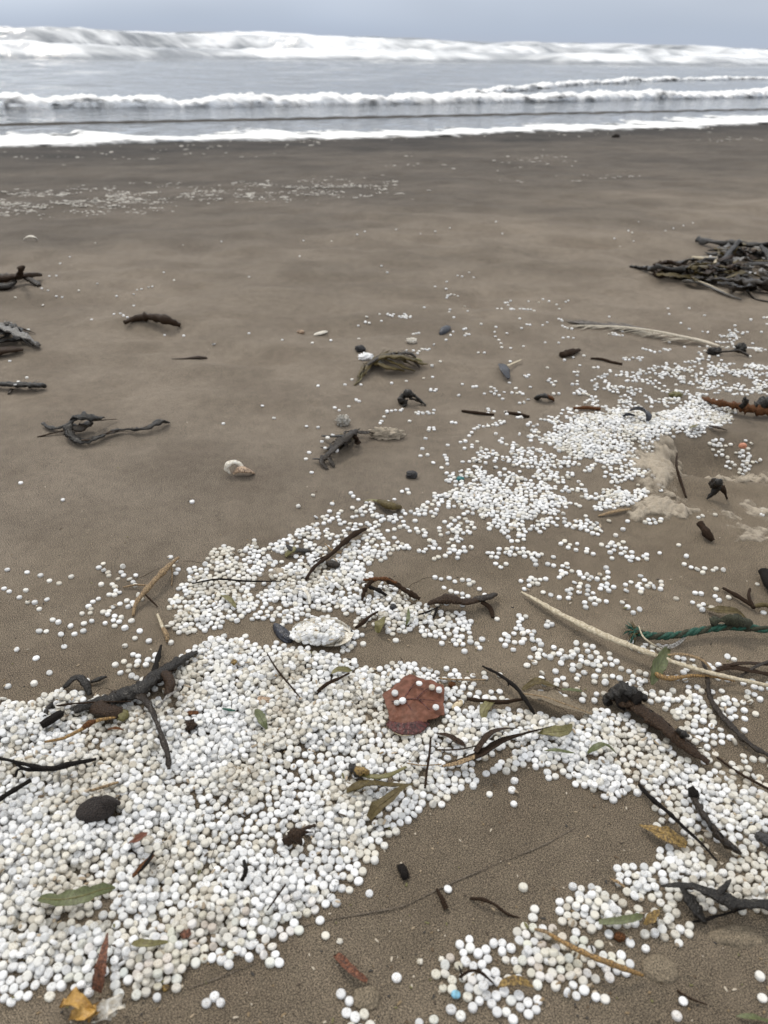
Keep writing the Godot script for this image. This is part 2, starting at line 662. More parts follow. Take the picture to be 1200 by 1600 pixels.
func grid(pos: PackedVector3Array, rows: int, cols: int, uv: PackedVector2Array, uv2 := PackedVector2Array(), col := PackedColorArray()) -> ArrayMesh:
	# a sheet whose columns run to the right (+x) and whose rows run away (-z)
	var nor := PackedVector3Array()
	nor.resize(rows * cols)
	var idx := PackedInt32Array()
	idx.resize((rows - 1) * (cols - 1) * 6)
	var k := 0
	for i in rows:
		for j in cols:
			var a := i * cols + j
			var dx := pos[a + (1 if j < cols - 1 else 0)] - pos[a - (1 if j > 0 else 0)]
			var dz := pos[a + (cols if i < rows - 1 else 0)] - pos[a - (cols if i > 0 else 0)]
			nor[a] = dx.cross(dz).normalized()
			if i < rows - 1 and j < cols - 1:
				idx[k] = a
				idx[k + 1] = a + cols
				idx[k + 2] = a + 1
				idx[k + 3] = a + 1
				idx[k + 4] = a + cols
				idx[k + 5] = a + cols + 1
				k += 6
	var arr := []
	arr.resize(Mesh.ARRAY_MAX)
	arr[Mesh.ARRAY_VERTEX] = pos
	arr[Mesh.ARRAY_NORMAL] = nor
	arr[Mesh.ARRAY_TEX_UV] = uv
	if uv2.size():
		arr[Mesh.ARRAY_TEX_UV2] = uv2
	if col.size():
		arr[Mesh.ARRAY_COLOR] = col
	arr[Mesh.ARRAY_INDEX] = idx
	var m := ArrayMesh.new()
	m.add_surface_from_arrays(Mesh.PRIMITIVE_TRIANGLES, arr)
	return m


# ------------------------------------------------------------------ setting

func beach():
	var rows := 600
	var cols := 560
	var pos := PackedVector3Array()
	var uv := PackedVector2Array()
	var uv2 := PackedVector2Array()
	var col := PackedColorArray()
	pos.resize(rows * cols)
	uv.resize(rows * cols)
	uv2.resize(rows * cols)
	col.resize(rows * cols)
	for i in rows:
		var v := lerpf(-0.72, 1.0, float(i) / (rows - 1))
		var d := 0.42 + 0.055 * sinh(v * 7.4)
		for j in cols:
			var u := lerpf(-1.0, 1.0, float(j) / (cols - 1))
			var x := 0.12 * sinh(u * 6.6)
			var k := i * cols + j
			var y := ground(x, -d)
			pos[k] = Vector3(x, y, -d)
			uv[k] = Vector2(x, -d)
			uv2[k] = Vector2(x * 1.13 + d * 0.37, d * 1.13 - x * 0.37)
			var s := shore(x, -d)
			var wet := 0.93 + 0.16 * n_low.get_noise_2d(x * 1.7 + 20.0, d * 2.4)
			var soak := 0.43 * smoothstep(1.1, 2.6, s + 0.4 * n_low.get_noise_2d(x, d * 1.5))       # wetted by the tide, then soaked by the last waves
			soak += 0.29 * smoothstep(3.4, 5.2, s + 0.5 * n_low.get_noise_2d(x * 0.7, d * 1.5 + 4.0))
			wet -= soak
			var damp := smoothstep(0.68, 0.45, d - 0.45 * x + 0.12 * n_low.get_noise_2d(x * 3.0, d * 3.0 + 8.0))   # damp under the wrack line
			wet -= 0.13 * damp
			col[k] = Color(wet, wet * (1.0 + 0.03 * soak - 0.03 * damp), wet * (1.0 + 0.14 * soak - 0.10 * damp))
	var o := put(grid(pos, rows, cols, uv, uv2, col), "sand_ground", M["sand"], self)
	tag(o, "damp grey brown sand sloping down to the water", "", "", "structure")


func sea_height(t: float, s: float) -> Array:     # [height, share of foam]
	var h := 0.0
	var f := 0.0
	var chop := smoothstep(7.0, 14.0, s)
	h += chop * 0.03 * n_mid.get_noise_2d(t * 0.5, s * 1.6)
	# the breakers: a first line of white water, more behind
	var wob := 1.6 * n_low.get_noise_2d(t * 0.045, 3.0) + 0.5 * n_mid.get_noise_2d(t * 0.3, 9.0)
	var line := 0
	for at in [26.5, 34.0, 44.0, 62.0, 90.0, 130.0]:
		var k: float = s - at - wob * (1.0 + 0.25 * line) - 0.05 * t * (1.0 if line == 0 else 0.4)
		var tall: float = [0.34, 0.62, 0.78, 0.7, 0.7, 0.8][line] * (0.8 + 0.5 * n_low.get_noise_2d(t * 0.07 + 31.0 * line, 5.0))
		var rise := 1.0 + 0.25 * line
		var back := 5.0 + 1.6 * line
		if k > -rise and k < back:
			var e := (k + rise) / rise if k < 0 else 1.0 - k / back
			var top := tall * smoothstep(0.0, 1.0, e)
			h = maxf(h, top)
			var lace := n_mid.get_noise_2d(t * 0.35, s * 0.8 + 50.0 * line) + 0.6 * n_fine.get_noise_2d(t * 1.3, s * 2.0)
			var gap := n_low.get_noise_2d(t * 0.10 + 13.0 * line, 40.0)
			var white := smoothstep(0.1, 0.42, e) if k < 0 else smoothstep(0.0, 0.5, e)
			if line < 4:
				f = maxf(f, clampf(white * (0.92 + 0.9 * gap) + lace * 0.8 - (0.55 if k < 0 and e < 0.4 else 0.1), 0, 1))
			h += 0.1 * f * n_fine.get_noise_2d(t * 1.1, s * 1.5)
		line += 1
	# patches of old foam drifting between
	if s > 13.0 and s < 30.0:
		f = maxf(f, 0.5 * smoothstep(0.28, 0.6, n_fine.get_noise_2d(t * 0.22, s * 1.1)))
	return [h, f]


func shore_point(t: float, s: float, y: float) -> Vector3:
	return Vector3(0.866 * t - 0.5 * s, y, -(0.5 * t + 0.866 * s))


func sea():
	var marks_s := []
	var s := 6.0
	while s < 9.0:
		marks_s.append(s)
		s += 0.15
	while s < 24.0:
		marks_s.append(s)
		s += 0.16
	while s < 50.0:
		marks_s.append(s)
		s += 0.14
	while s < 150.0:
		marks_s.append(s)
		s *= 1.012
	while s < 4500.0:
		marks_s.append(s)
		s *= 1.12
	var rows := marks_s.size()
	var cols := 440
	var pos := PackedVector3Array()
	var uv := PackedVector2Array()
	var col := PackedColorArray()
	for i in rows:
		s = marks_s[i]
		for j in cols:
			var u := lerpf(-1.0, 1.0, float(j) / (cols - 1))
			var t := 12.0 + 9.0 * sinh(u * 6.0) * maxf(1.0, s / 150.0)
			var q := sea_height(t, s)
			pos.append(shore_point(t, s, SEA + q[0]))
			uv.append(Vector2(t / 5.0, s / 2.2))
			var w := Color(0.15, 0.165, 0.185)
			col.append(w.lerp(Color(0.88, 0.88, 0.88), q[1]))
	var o := put(grid(pos, rows, cols, uv, PackedVector2Array(), col), "sea_water", M["water"], self)
	tag(o, "grey green sea with rows of white breakers", "", "", "structure")


func foam_line(called: String, label: String, ctrl: Array, broad: float, tall: float, step: float, seed_: float, ragged := 0.5, kind := "stuff"):
	# a ridge of froth; ctrl: [along the shore, out to sea] in metres
	var line := PackedVector2Array()
	for i in ctrl.size() - 1:
		var a := Vector2(ctrl[i][0], ctrl[i][1])
		var b := Vector2(ctrl[i + 1][0], ctrl[i + 1][1])
		var n := maxi(2, int(a.distance_to(b) / step))
		for k in n:
			line.append(a.lerp(b, float(k) / n))
	var rows := 26
	var cols := line.size()
	var pos := PackedVector3Array()
	var col := PackedColorArray()
	var uv := PackedVector2Array()
	for i in rows:
		var v := float(i) / (rows - 1)
		for j in cols:
			var t := line[j].x
			var wide := broad * (0.75 + ragged * n_mid.get_noise_2d(t * 0.9 + seed_, 1.0) + 0.4 * ragged * n_fine.get_noise_2d(t * 5.0, seed_))
			var s := line[j].y + wide * (v - 0.25) + 0.35 * ragged * broad * n_low.get_noise_2d(t * 0.4, seed_) + 0.3 * ragged * broad * n_mid.get_noise_2d(t * 2.5, seed_ + 5.0)
			var arch := pow(maxf(0.0, sin(PI * pow(v, 0.6))), 0.7)
			var hh := tall * arch * (0.8 + 0.5 * n_mid.get_noise_2d(t * 0.8, s * 0.5 + seed_) + 0.4 * n_fine.get_noise_2d(t * 7.0, s * 8.0 + seed_)) - 0.14 * tall
			var p := shore_point(t, s, 0.0)
			p.y = maxf(SEA + (sea_height(t, s)[0] if s > 8.2 else 0.0), ground(p.x, p.z)) + hh
			pos.append(p)
			uv.append(Vector2(t, s))
			var lace := n_mid.get_noise_2d(t * 3.0, s * 3.5 + seed_) + 0.7 * n_fine.get_noise_2d(t * 9.0, s * 11.0)
			col.append(Color(1, 1, 1, clampf(minf(v * 7.0, (1.0 - v) * 3.2) * 0.9 + lace * 1.4 * (0.35 + v), 0.0, 1.0)))
	for q in pos:
		if not q.is_finite():
			push_warning("froth")
			break
	var o := put(grid(pos, rows, cols, uv, PackedVector2Array(), col), called, M["foam"], self)
	tag(o, label, "", "", kind)


func surf():
	foam_line("swash_foam", "white froth left along the edge of the last wave", [[-14, 6.3], [-2, 6.35], [0.6, 6.3], [2.0, 6.0], [3.2, 5.7], [3.7, 5.75], [3.75, 5.95], [4.8, 5.9], [7.0, 5.75], [7.6, 6.05], [9.5, 6.1], [20, 6.4]], 1.35, 0.03, 0.02, 2.0, 0.55)
	foam_line("rolling_foam", "low white roller of foam running in to the beach", [[-20, 9.6], [-2, 9.3], [3, 9.0], [7, 9.2], [12, 9.6], [30, 10.2]], 0.9, 0.13, 0.04, 11.0, 0.25)
	foam_line("rolling_foam", "thin second foam line slanting back from the roller", [[5.6, 9.3], [8, 10.9], [11.3, 13.0], [16, 14.8], [20, 15.4]], 0.5, 0.09, 0.05, 17.0, 0.6)
	# flecks of froth stranded on the wet sand
	var fleck := lump(Vector3(1, 0.32, 1), {"rings": 6, "seg": 9, "rough": 0.3, "freq": 2.4})
	var where: Array[Transform3D] = []
	for band in [[-40, 620, 292, 330, 700], [-40, 280, 300, 345, 650], [330, 620, 285, 312, 190], [600, 900, 240, 275, 60], [-20, 500, 232, 262, 70], [0, 1220, 225, 245, 90], [780, 1000, 275, 290, 25], [1080, 1200, 212, 225, 30], [350, 700, 300, 325, 30]]:
		var made := 0
		while made < band[4]:
			var px: float = rng.randf_range(band[0], band[1])
			var py: float = lerpf(band[2], band[3], (rng.randf() + rng.randf()) * 0.5) - (px - band[0]) * 0.03
			if n_mid.get_noise_2d(px * 0.013, py * 0.09) + rng.randf_range(-0.35, 0.2) < 0.0:
				made += 1 if rng.randf() < 0.05 else 0
				continue
			var p := spot(px, py)
			var r := mpp(p) * rng.randf_range(0.8, 2.2) * (1.7 if rng.randf() < 0.12 else 1.0)
			where.append(Transform3D(Basis(Vector3.UP, rng.randf() * TAU).scaled_local(Vector3(r * rng.randf_range(0.8, 2.4), r, r)), p))
			made += 1
	var mm := MultiMesh.new()
	mm.transform_format = MultiMesh.TRANSFORM_3D
	mm.mesh = fleck
	mm.instance_count = where.size()
	for i in where.size():
		mm.set_instance_transform(i, where[i])
	var o := MultiMeshInstance3D.new()
	o.name = "foam_fleck"
	o.multimesh = mm
	o.material_override = M["fleck"]
	add_child(o)
	tag(o, "flecks of drying froth in streaks on the wet sand", "", "", "stuff")


func froth_patch(label: String, ring: Array, tall_mm: float, mat := "sandy_foam", near := ""):
	# a skin of froth that has picked up sand; ring: its outline on the sand
	var poly := PackedVector2Array()
	var mid := Vector3.ZERO
	for c in ring:
		var p := spot(c[0], c[1])
		poly.append(Vector2(p.x, p.z))
		mid += p / ring.size()
	var lo := poly[0]
	var hi := poly[0]
	for q in poly:
		lo = lo.min(q)
		hi = hi.max(q)
	lo -= Vector2.ONE * 0.006
	hi += Vector2.ONE * 0.006
	var step := maxf((hi.x - lo.x) / 90.0, 0.0011)
	var cols := int((hi.x - lo.x) / step) + 2
	var rows := int((hi.y - lo.y) / step) + 2
	var pos := PackedVector3Array()
	var col := PackedColorArray()
	var uv := PackedVector2Array()
	for i in rows:
		for j in cols:
			var x := lo.x + j * step
			var z := hi.y - i * step
			var e := inside(poly, x, z) + 0.014 * n_mid.get_noise_2d(x * 60.0, z * 60.0)
			var k := clampf(e / 0.02, -1, 1)
			var y := ground(x, z) + tall_mm * 0.001 * (k * (1.0 + 0.6 * n_mid.get_noise_2d(x * 55.0 + 5.0, z * 55.0) + 0.5 * n_fine.get_noise_2d(x * 150.0, z * 150.0)) - 0.05)
			pos.append(Vector3(x, y if k > -0.9 else ground(x, z) - 0.002, z) - mid)
			uv.append(Vector2(x, z))
			col.append(Color(1, 1, 1, clampf(1.5 * k + 0.5 * n_fine.get_noise_2d(x * 130.0, z * 130.0) + 0.5 * n_mid.get_noise_2d(x * 40.0, z * 40.0), 0.0, 0.95)))
	var o := put(grid(pos, rows, cols, uv, PackedVector2Array(), col), "sandy_foam", M[mat], self, mid)
	tag(o, label, "foam")
	if near:
		marks.append([mid, near])


func sandy_foam():
	froth_patch("beige sandy foam spread below the far pellet drift beside the hollow", [[975, 705], [1000, 690], [1045, 685], [1075, 705], [1120, 725], [1200, 738], [1200, 752], [1120, 752], [1075, 740], [1060, 752], [1050, 775], [1005, 768], [990, 740]], 6.0)
	froth_patch("tongue of pale foam along the rim of the water filled hollow", [[1115, 735], [1130, 715], [1150, 718], [1160, 736], [1205, 742], [1215, 756], [1150, 754]], 7.0)
	froth_patch("lumpy beige foam around a dry twig beside the upright black weed", [[970, 800], [1000, 778], [1040, 760], [1070, 785], [1100, 798], [1090, 815], [1040, 812], [990, 818]], 6.0)
	froth_patch("small scrap of sandy foam between the upright weed and the buried stick", [[1110, 800], [1150, 795], [1155, 808], [1120, 812]], 4.0)
	froth_patch("streak of sandy foam trailing away seaward of the buried stick", [[1150, 780], [1210, 795], [1215, 825], [1190, 812], [1150, 792]], 4.0)
	froth_patch("sandy foam beside the end of the half buried stick", [[1150, 815], [1200, 828], [1210, 845], [1160, 845], [1145, 830]], 4.0)
	froth_patch("dirty foam among the pellets behind the white clam shell", [[405, 900], [430, 885], [465, 890], [450, 905], [415, 910]], 4.0)
	froth_patch("patch of sandy scum beside the black twig stub at the near corner drift", [[1090, 1160], [1170, 1190], [1200, 1240], [1180, 1300], [1120, 1270], [1090, 1220]], 2.2, "film")
	froth_patch("grey sandy scum over the pellets where the golden straw lies", [[800, 1455], [840, 1440], [890, 1460], [900, 1500], [840, 1500], [800, 1480]], 3.0, "film")


# ------------------------------------------------------------------ wrack: far to near

func far_wrack():
	strand("broken_shell", "small chalky broken shell farthest out on the bare sand", "shell", [[38, 374, 3], [44, 370, 9], [52, 370, 9], [58, 375, 2]], [6, 9, 9, 5], "shell", {"flat": 0.35, "seg": 9})
	strand("forked_kelp", "forked dark kelp stalk with one upright branch at the beach edge", "seaweed", [[-30, 444, 6], [0, 436, 12], [30, 431, 14], [62, 429, 8]], [20, 20, 14, 11], "kelp_brown", {"flat": 0.6, "rough": 0.3, "shred": 10, "mats": ["kelp_brown", "kelp_dark", "kelp_black"]}, [["branch", [[28, 434, 12], [32, 425, 24], [33, 418, 36]], [12, 11, 10], "kelp_brown"], ["branch", [[36, 432, 12], [50, 439, 6], [61, 446, 2]], [12, 11, 8], "kelp_dark"], ["frond", [[-25, 448, 4], [8, 448, 5], [24, 440, 7]], [16, 18, 8], "kelp_black"]])
	strand("kelp_clump", "glossy black kelp clump with a pale torn blade beside the upper beach edge", "seaweed", [[-40, 512, 6], [-8, 510, 16], [15, 516, 20], [40, 527, 13], [62, 540, 3]], [14, 20, 20, 15, 9], "silver_weed", {"flat": 0.3, "ruffle": 0.7, "shred": 16, "spread": 0.8, "mats": ["kelp_black", "kelp_dark", "kelp_black", "silver_weed"]}, [["frond", [[-30, 520, 4], [5, 515, 14], [22, 509, 20], [32, 518, 12]], [16, 18, 12, 9], "kelp_black"], ["frond", [[-20, 536, 4], [10, 533, 6], [40, 532, 5], [58, 536, 3]], [14, 16, 10, 6], "kelp_black"], ["root_knob", [[50, 534, 5], [58, 539, 5], [62, 544, 2]], [10, 12, 8], "kelp_dark"]])
	strand("kelp_strip", "short flat brown kelp piece just landward of the glossy black clump", "seaweed", [[-40, 556, 3], [-5, 549, 7], [20, 546, 6], [36, 546, 3]], [26, 26, 20, 8], "kelp_brown", {"flat": 0.4})
	strand("kelp_stipe", "dark kelp stalk with a blunt brown end and pellets on its back", "seaweed", [[-40, 604, 4], [0, 600, 6], [34, 601, 8], [56, 602, 7], [69, 602, 4]], [11, 14, 13, 16, 11], "kelp_black", {"flat": 0.5, "rough": 0.35, "shred": 8}, [["rootlet", [[18, 608, 3], [15, 613, 2], [12, 616, 0]], [6, 5, 3], "kelp_dark"]])
	strand("curved_kelp", "arched ribbed brown kelp stalk alone on the bare sand", "seaweed", [[195, 504, 1], [212, 497, 4], [235, 495, 8], [260, 500, 6], [281, 508, 1]], [6, 10, 13, 13, 8], "kelp_brown", {"rough": 0.22})
	strand("weed_scrap", "faint brown weed scrap half sunk in the bare sand", "seaweed", [[268, 561, 0], [290, 560, 1], [310, 558, 2], [323, 559, 1]], [3, 5, 10, 7], "kelp_brown", {"flat": 0.35})
	strand("curled_kelp", "curled black kelp holdfast ring with a tail of small swollen bulbs", "seaweed", [[132, 652, 14], [116, 655, 14], [107, 668, 9], [113, 683, 6], [130, 690, 5], [155, 683, 5], [178, 673, 4], [200, 671, 4], [215, 671, 5], [232, 668, 6], [250, 659, 7], [265, 660, 2]], [12, 14, 13, 14, 12, 10, 7, 5, 10, 8, 16, 5], "kelp_black", {"flat": 0.4, "ruffle": 0.5, "main": "strap", "per": 8, "rough": 0.25, "shred": 12, "spread": 0.4}, [["frond", [[112, 656, 12], [132, 650, 18], [150, 653, 14], [161, 652, 9]], [14, 20, 16, 5], "kelp_black"], ["frond", [[140, 660, 8], [125, 668, 9], [112, 664, 8]], [14, 18, 10], "kelp_dark"], ["frond", [[66, 661, 4], [78, 668, 3], [92, 668, 4], [110, 660, 8]], [5, 9, 8, 6], "kelp_black"], ["twig", [[58, 683, 0], [82, 677, 2], [106, 671, 4]], [4, 4, 5], "bark"], ["twig", [[145, 658, 10], [165, 656, 6], [183, 655, 2]], [3, 3, 2], "bark"]], "the curled kelp")
	# big heap at the far side
	var h := base("kelp_heap", spot(1100, 430), "big tangled heap of black kelp stalks and fronds by the landward slope", "seaweed")
	var list := [["stalk", [[1090, 374, 10], [1115, 378, 12], [1150, 380, 16], [1200, 383, 18], [1260, 384, 16]], [8, 9, 11, 13, 14], "kelp_black"], ["stalk", [[984, 416, 2], [1005, 419, 5], [1030, 420, 14], [1070, 422, 18]], [4, 7, 14, 12], "kelp_black"], ["stalk", [[1140, 440, 8], [1165, 443, 10], [1200, 447, 12], [1260, 452, 10]], [16, 20, 22, 22], "kelp_dark"], ["stalk", [[1155, 376, 22], [1138, 396, 16], [1124, 415, 10], [1115, 430, 6]], [8, 10, 12, 10], "kelp_black"], ["stalk", [[1190, 385, 20], [1200, 400, 14], [1210, 420, 8]], [8, 9, 10], "kelp_black"]]
	for k in 40:
		var cx := rng.randf_range(1020, 1130)
		var cy := 424.0 + rng.randf_range(-10, 14) + (cx - 1080) * 0.13
		list.append(["frond", [[cx, cy, rng.randf_range(4, 22)], [cx + rng.randf_range(10, 26), cy + rng.randf_range(-8, 4), rng.randf_range(4, 17)], [cx + rng.randf_range(30, 50), cy + rng.randf_range(-6, 6), rng.randf_range(2, 12)], [cx + rng.randf_range(50, 74), cy + rng.randf_range(-2, 12), rng.randf_range(1, 8)]], [rng.randf_range(5, 9), rng.randf_range(6, 12), rng.randf_range(5, 9), rng.randf_range(2, 5)], ["kelp_black", "kelp_brown", "kelp_dark", "kelp_olive"][k % 4]])
	for k in 46:
		var cx := rng.randf_range(1112, 1215)
		var cy := rng.randf_range(382, 424)
		list.append(["frond", [[cx, cy, rng.randf_range(4, 24)], [cx + rng.randf_range(-20, 26), cy + rng.randf_range(-8, 8), rng.randf_range(4, 19)], [cx + rng.randf_range(-40, 40), cy + rng.randf_range(-4, 12), rng.randf_range(3, 12)], [cx + rng.randf_range(-54, 50), cy + rng.randf_range(4, 16), rng.randf_range(1, 6)]], [rng.randf_range(4, 8), rng.randf_range(6, 11), rng.randf_range(5, 9), rng.randf_range(2, 4)], ["kelp_black", "kelp_dark", "kelp_brown", "silver_weed", "kelp_olive"][k % 5]])
	for k in 16:
		var cx := rng.randf_range(1120, 1225)
		var cy := rng.randf_range(432, 452)
		list.append(["frond", [[cx, cy, rng.randf_range(2, 10)], [cx + rng.randf_range(8, 22), cy + rng.randf_range(-8, 4), rng.randf_range(8, 16)], [cx + rng.randf_range(20, 40), cy + rng.randf_range(-2, 6), 2]], [8, 14, 4], ["kelp_black", "kelp_dark"][k % 2]])
	for p in list:
		var pp := curve(p[1], 5)
		block(pp, p[2])
		put(sweep(pp, h.position, p[2].map(func(w): return w * (1.0 if p[0] == "stalk" else 0.8)), {"flat": 0.7 if p[0] == "stalk" else 0.22, "ruffle": 0.9, "seg": 9, "rough": 0.32, "turn": rng.randf_range(-0.6, 0.6), "twist": rng.randf_range(-1.6, 1.6), "cup": rng.randf_range(-0.4, 0.6)}), p[0], M[p[3]], h)
	strand("thin_weed", "thin dark curling weed stem at the landward foot of the kelp heap", "seaweed", [[1168, 455, 4], [1178, 466, 1], [1192, 470, 1], [1215, 474, 1]], [4, 3, 3, 3], "kelp_dark")
	strand("kelp_ribbon", "long translucent silvery blade lying along the foot of the kelp heap", "seaweed", [[1071, 441, 4], [1082, 440, 9], [1105, 447, 7], [1130, 458, 3], [1158, 468, 1]], [12, 15, 11, 6, 3], "silver_weed", {"flat": 0.3, "cup": 0.4}, [["pale_edge", [[1073, 439, 8], [1092, 440, 11], [1112, 447, 9], [1140, 460, 3]], [3, 4, 3, 2], "pale"]])
	strand("bleached_stick", "bleached white forked stick poking out of the kelp heap", "stick", [[1082, 402, 4], [1100, 404, 6], [1125, 403, 8]], [4, 6, 5], "pale", {}, [["branch", [[1124, 402, 8], [1118, 410, 5], [1112, 416, 3]], [6, 6, 3], "pale"]])
	for s in [["branch", 0]]:
		pass


func middle_wrack():
	for c in [[98, 183, "dark weed speck on the thin sand bar at the water, farthest along it"], [307, 182, "dark weed speck on the thin sand bar, second along it"], [503, 183, "dark weed lump on the thin sand bar, third along it"], [962, 215, "small dark stone at the landward lip of the wave froth"], [1112, 173, "flat dark weed scrap lying in the shallow water"]]:
		body("weed_speck", c[2], "seaweed", c[0], c[1], 13, 9, 6, "kelp_dark", {"rough": 0.35})
	strand("olive_seaweed", "olive brown feathery seaweed tuft with a pointed tail on bare sand", "seaweed", [[554, 602, 1], [565, 588, 4], [578, 568, 9], [600, 558, 16], [630, 558, 18], [652, 566, 8], [668, 569, 3]], [3, 6, 10, 13, 14, 10, 3], "kelp_olive", {"flat": 0.4, "ruffle": 0.5, "shred": 22, "spread": 0.8, "mats": ["kelp_olive", "kelp_dark", "kelp_olive", "olive"]}, [["frond", [[585, 566, 9], [606, 574, 9], [632, 579, 4]], [12, 14, 5], "kelp_olive"], ["frond", [[600, 560, 14], [628, 572, 10], [648, 580, 3]], [8, 10, 4], "kelp_olive"], ["frond", [[612, 555, 18], [640, 560, 14], [657, 574, 3]], [10, 12, 4], "kelp_dark"], ["frond", [[570, 574, 6], [590, 560, 14], [618, 551, 18]], [8, 12, 6], "kelp_dark"], ["frond", [[622, 552, 16], [640, 552, 14], [650, 558, 8]], [8, 12, 5], "kelp_dark"]], "the olive seaweed tuft")
	body("foam_fluff", "white fluff of foam against the tail of the olive seaweed", "foam", 571, 562, 22, 14, 12, "foam", {"rough": 0.35, "freq": 3.0})
	body("black_pebble", "small black stub just seaward of the olive seaweed tuft", "stone", 563, 549, 16, 10, 11, "stone", {"rough": 0.3})
	shell_valve("white_shell", "slender white shell sliver with a brown chip beside it", [[490, 524], [512, 517]], 10, 5, "shell")
	body("brown_chip", "tiny tan shell chip next to the white shell sliver", "shell", 470, 521, 12, 7, 6, "shell_tan", {"rough": 0.3})
	shell_valve("mussel_shell", "dark blue mussel shell fragment amid scattered pellets far up the sand", [[688, 523], [702, 510]], 16, 14, "mussel")
	body("white_scrap", "knot of wet white pellets clumped by the blue mussel fragment", "plastic", 643, 536, 16, 10, 9, "foil_white", {"rough": 0.45, "freq": 2.6})
	strand("feather_tuft", "blue black mussel beard sliver with a white pointed tip", "shell", [[783, 570, 3], [787, 578, 8], [794, 592, 4]], [9, 15, 6], "mussel", {"flat": 0.4, "cup": 0.5, "main": "shell_piece"}, [["white_tip", [[793, 572, 6], [804, 567, 5], [815, 562, 3]], [4, 4, 2], "pale"]], "the blue mussel sliver")
	strand("bark_piece", "short dark chunk of bark beside pellets on open sand", "driftwood", [[877, 555, 3], [889, 551, 4], [904, 547, 3]], [10, 13, 8], "bark", {"rough": 0.25, "flat": 0.7})
	strand("twig", "thin dark broken twig lying landward of the white feather", "twig", [[923, 560, 1], [940, 561, 2], [956, 566, 1], [972, 569, 1]], [3, 4, 5, 4], "bark")
	feather()
	var kn := base("double_knob", spot(1110, 552), "two black weed knobs joined by a thin stem near the feather quill", "seaweed")
	bump(kn, "knob", 1114, 553, Vector3(20, 12, 12), "kelp_black", {"rough": 0.35})
	bump(kn, "knob", 1156, 550, Vector3(18, 16, 14), "kelp_black", {"rough": 0.35})
	put(sweep(curve([[1118, 550, 4], [1138, 549, 5], [1154, 548, 5], [1170, 556, 2]], 6), kn.position, [4, 3, 4, 4], {}), "stem", M["kelp_dark"], kn)
	strand("curled_weed", "small black weed curl with two thin prongs on open sand", "seaweed", [[626, 630, 2], [630, 620, 8], [638, 615, 13], [645, 618, 12]], [11, 13, 11, 7], "kelp_black", {"rough": 0.3}, [["prong", [[640, 615, 12], [650, 620, 8], [665, 633, 1]], [4, 5, 4], "kelp_black"], ["prong", [[640, 622, 8], [650, 625, 5], [660, 630, 1]], [4, 4, 3], "kelp_dark"], ["root", [[632, 625, 7], [633, 631, 3], [631, 636, 0]], [8, 7, 5], "kelp_black"]], "the small black weed curl")
	strand("bark_chip", "dark curled bark chip with an orange inner face", "driftwood", [[838, 622, 2], [850, 618, 8], [864, 624, 2]], [10, 14, 8], "kelp_black", {"flat": 0.6, "rough": 0.2}, [["orange_face", [[853, 618, 8], [861, 621, 6], [865, 626, 1]], [7, 8, 4], "bark_orange"]])
	strand("twig", "straight dark twig, nearest the pellet free sand of a pair of twigs", "twig", [[722, 642, 1], [745, 645, 2], [772, 648, 1]], [4, 5, 4], "bark")
	strand("twig", "short brown twig on the drift side of a pair of twigs", "twig", [[789, 645, 1], [808, 647, 2], [827, 651, 1]], [5, 6, 4], "bark")
	strand("twig", "orange brown twig poking from the seaward edge of the far drift", "twig", [[896, 638, 2], [916, 637, 3], [938, 639, 2]], [4, 6, 5], "bark_orange")
	strand("mussel_shell", "black curved mussel shell standing in the far pellet drift", "shell", [[984, 642, 5], [996, 639, 12], [1007, 642, 13], [1012, 650, 9], [1011, 658, 3]], [3, 8, 13, 13, 5], "mussel", {"flat": 0.35, "cup": 0.5, "turn": 0.6, "main": "valve"}, [["valve", [[974, 651, 2], [982, 648, 5], [992, 650, 4]], [5, 9, 4], "mussel"]], "the black mussel shell")
	strand("ribbed_weed", "ribbed orange brown kelp stalk lying across the far end of the drift", "seaweed", [[1098, 622, 4], [1120, 629, 8], [1150, 634, 10], [1180, 640, 9], [1230, 646, 8]], [5, 10, 12, 13, 13], "bark_orange", {"rough": 0.5, "per": 12}, [["knuckle", [[1160, 634, 14], [1166, 628, 22], [1163, 622, 28]], [9, 7, 4], "kelp_black"], ["knuckle", [[1180, 634, 12], [1200, 632, 14], [1225, 634, 12]], [16, 18, 14], "kelp_black"]])
	for k in 7:
		pass
	strand("seaweed_bunch", "dark feathery weed bunch with foam on both sides and pellets caught in it", "seaweed", [[556, 672, 14], [545, 681, 15], [530, 693, 12], [514, 709, 8], [500, 722, 3]], [10, 15, 16, 13, 6], "kelp_dark", {"flat": 0.4, "ruffle": 0.6, "shred": 16, "spread": 0.7, "mats": ["kelp_dark", "kelp_black", "kelp_olive"]}, [["frond", [[505, 712, 6], [503, 722, 4], [512, 733, 1]], [8, 9, 4], "kelp_dark"], ["frond", [[508, 714, 6], [498, 717, 5], [488, 717, 3]], [5, 5, 2], "kelp_black"], ["frond", [[540, 682, 14], [520, 682, 9], [503, 681, 3]], [8, 8, 4], "kelp_black"], ["frond", [[535, 690, 10], [515, 700, 8], [506, 700, 3]], [7, 8, 4], "kelp_black"], ["frond", [[512, 712, 7], [518, 722, 4], [522, 730, 1]], [8, 8, 3], "kelp_dark"], ["frond", [[548, 678, 14], [558, 686, 7], [556, 694, 2]], [10, 14, 8], "kelp_brown"], ["stem", [[552, 674, 10], [575, 677, 6], [590, 668, 4]], [4, 6, 2], "kelp_dark"], ["stem", [[560, 674, 6], [580, 675, 5], [600, 676, 4]], [3, 4, 3], "kelp_dark"]], "the dark weed bunch")
	body("foam_lump", "round beige lump of foam on the seaward side of the weed bunch", "foam", 536, 664, 21, 15, 18, "fleck", {"rough": 0.38, "freq": 3.6, "rings": 22, "seg": 30})
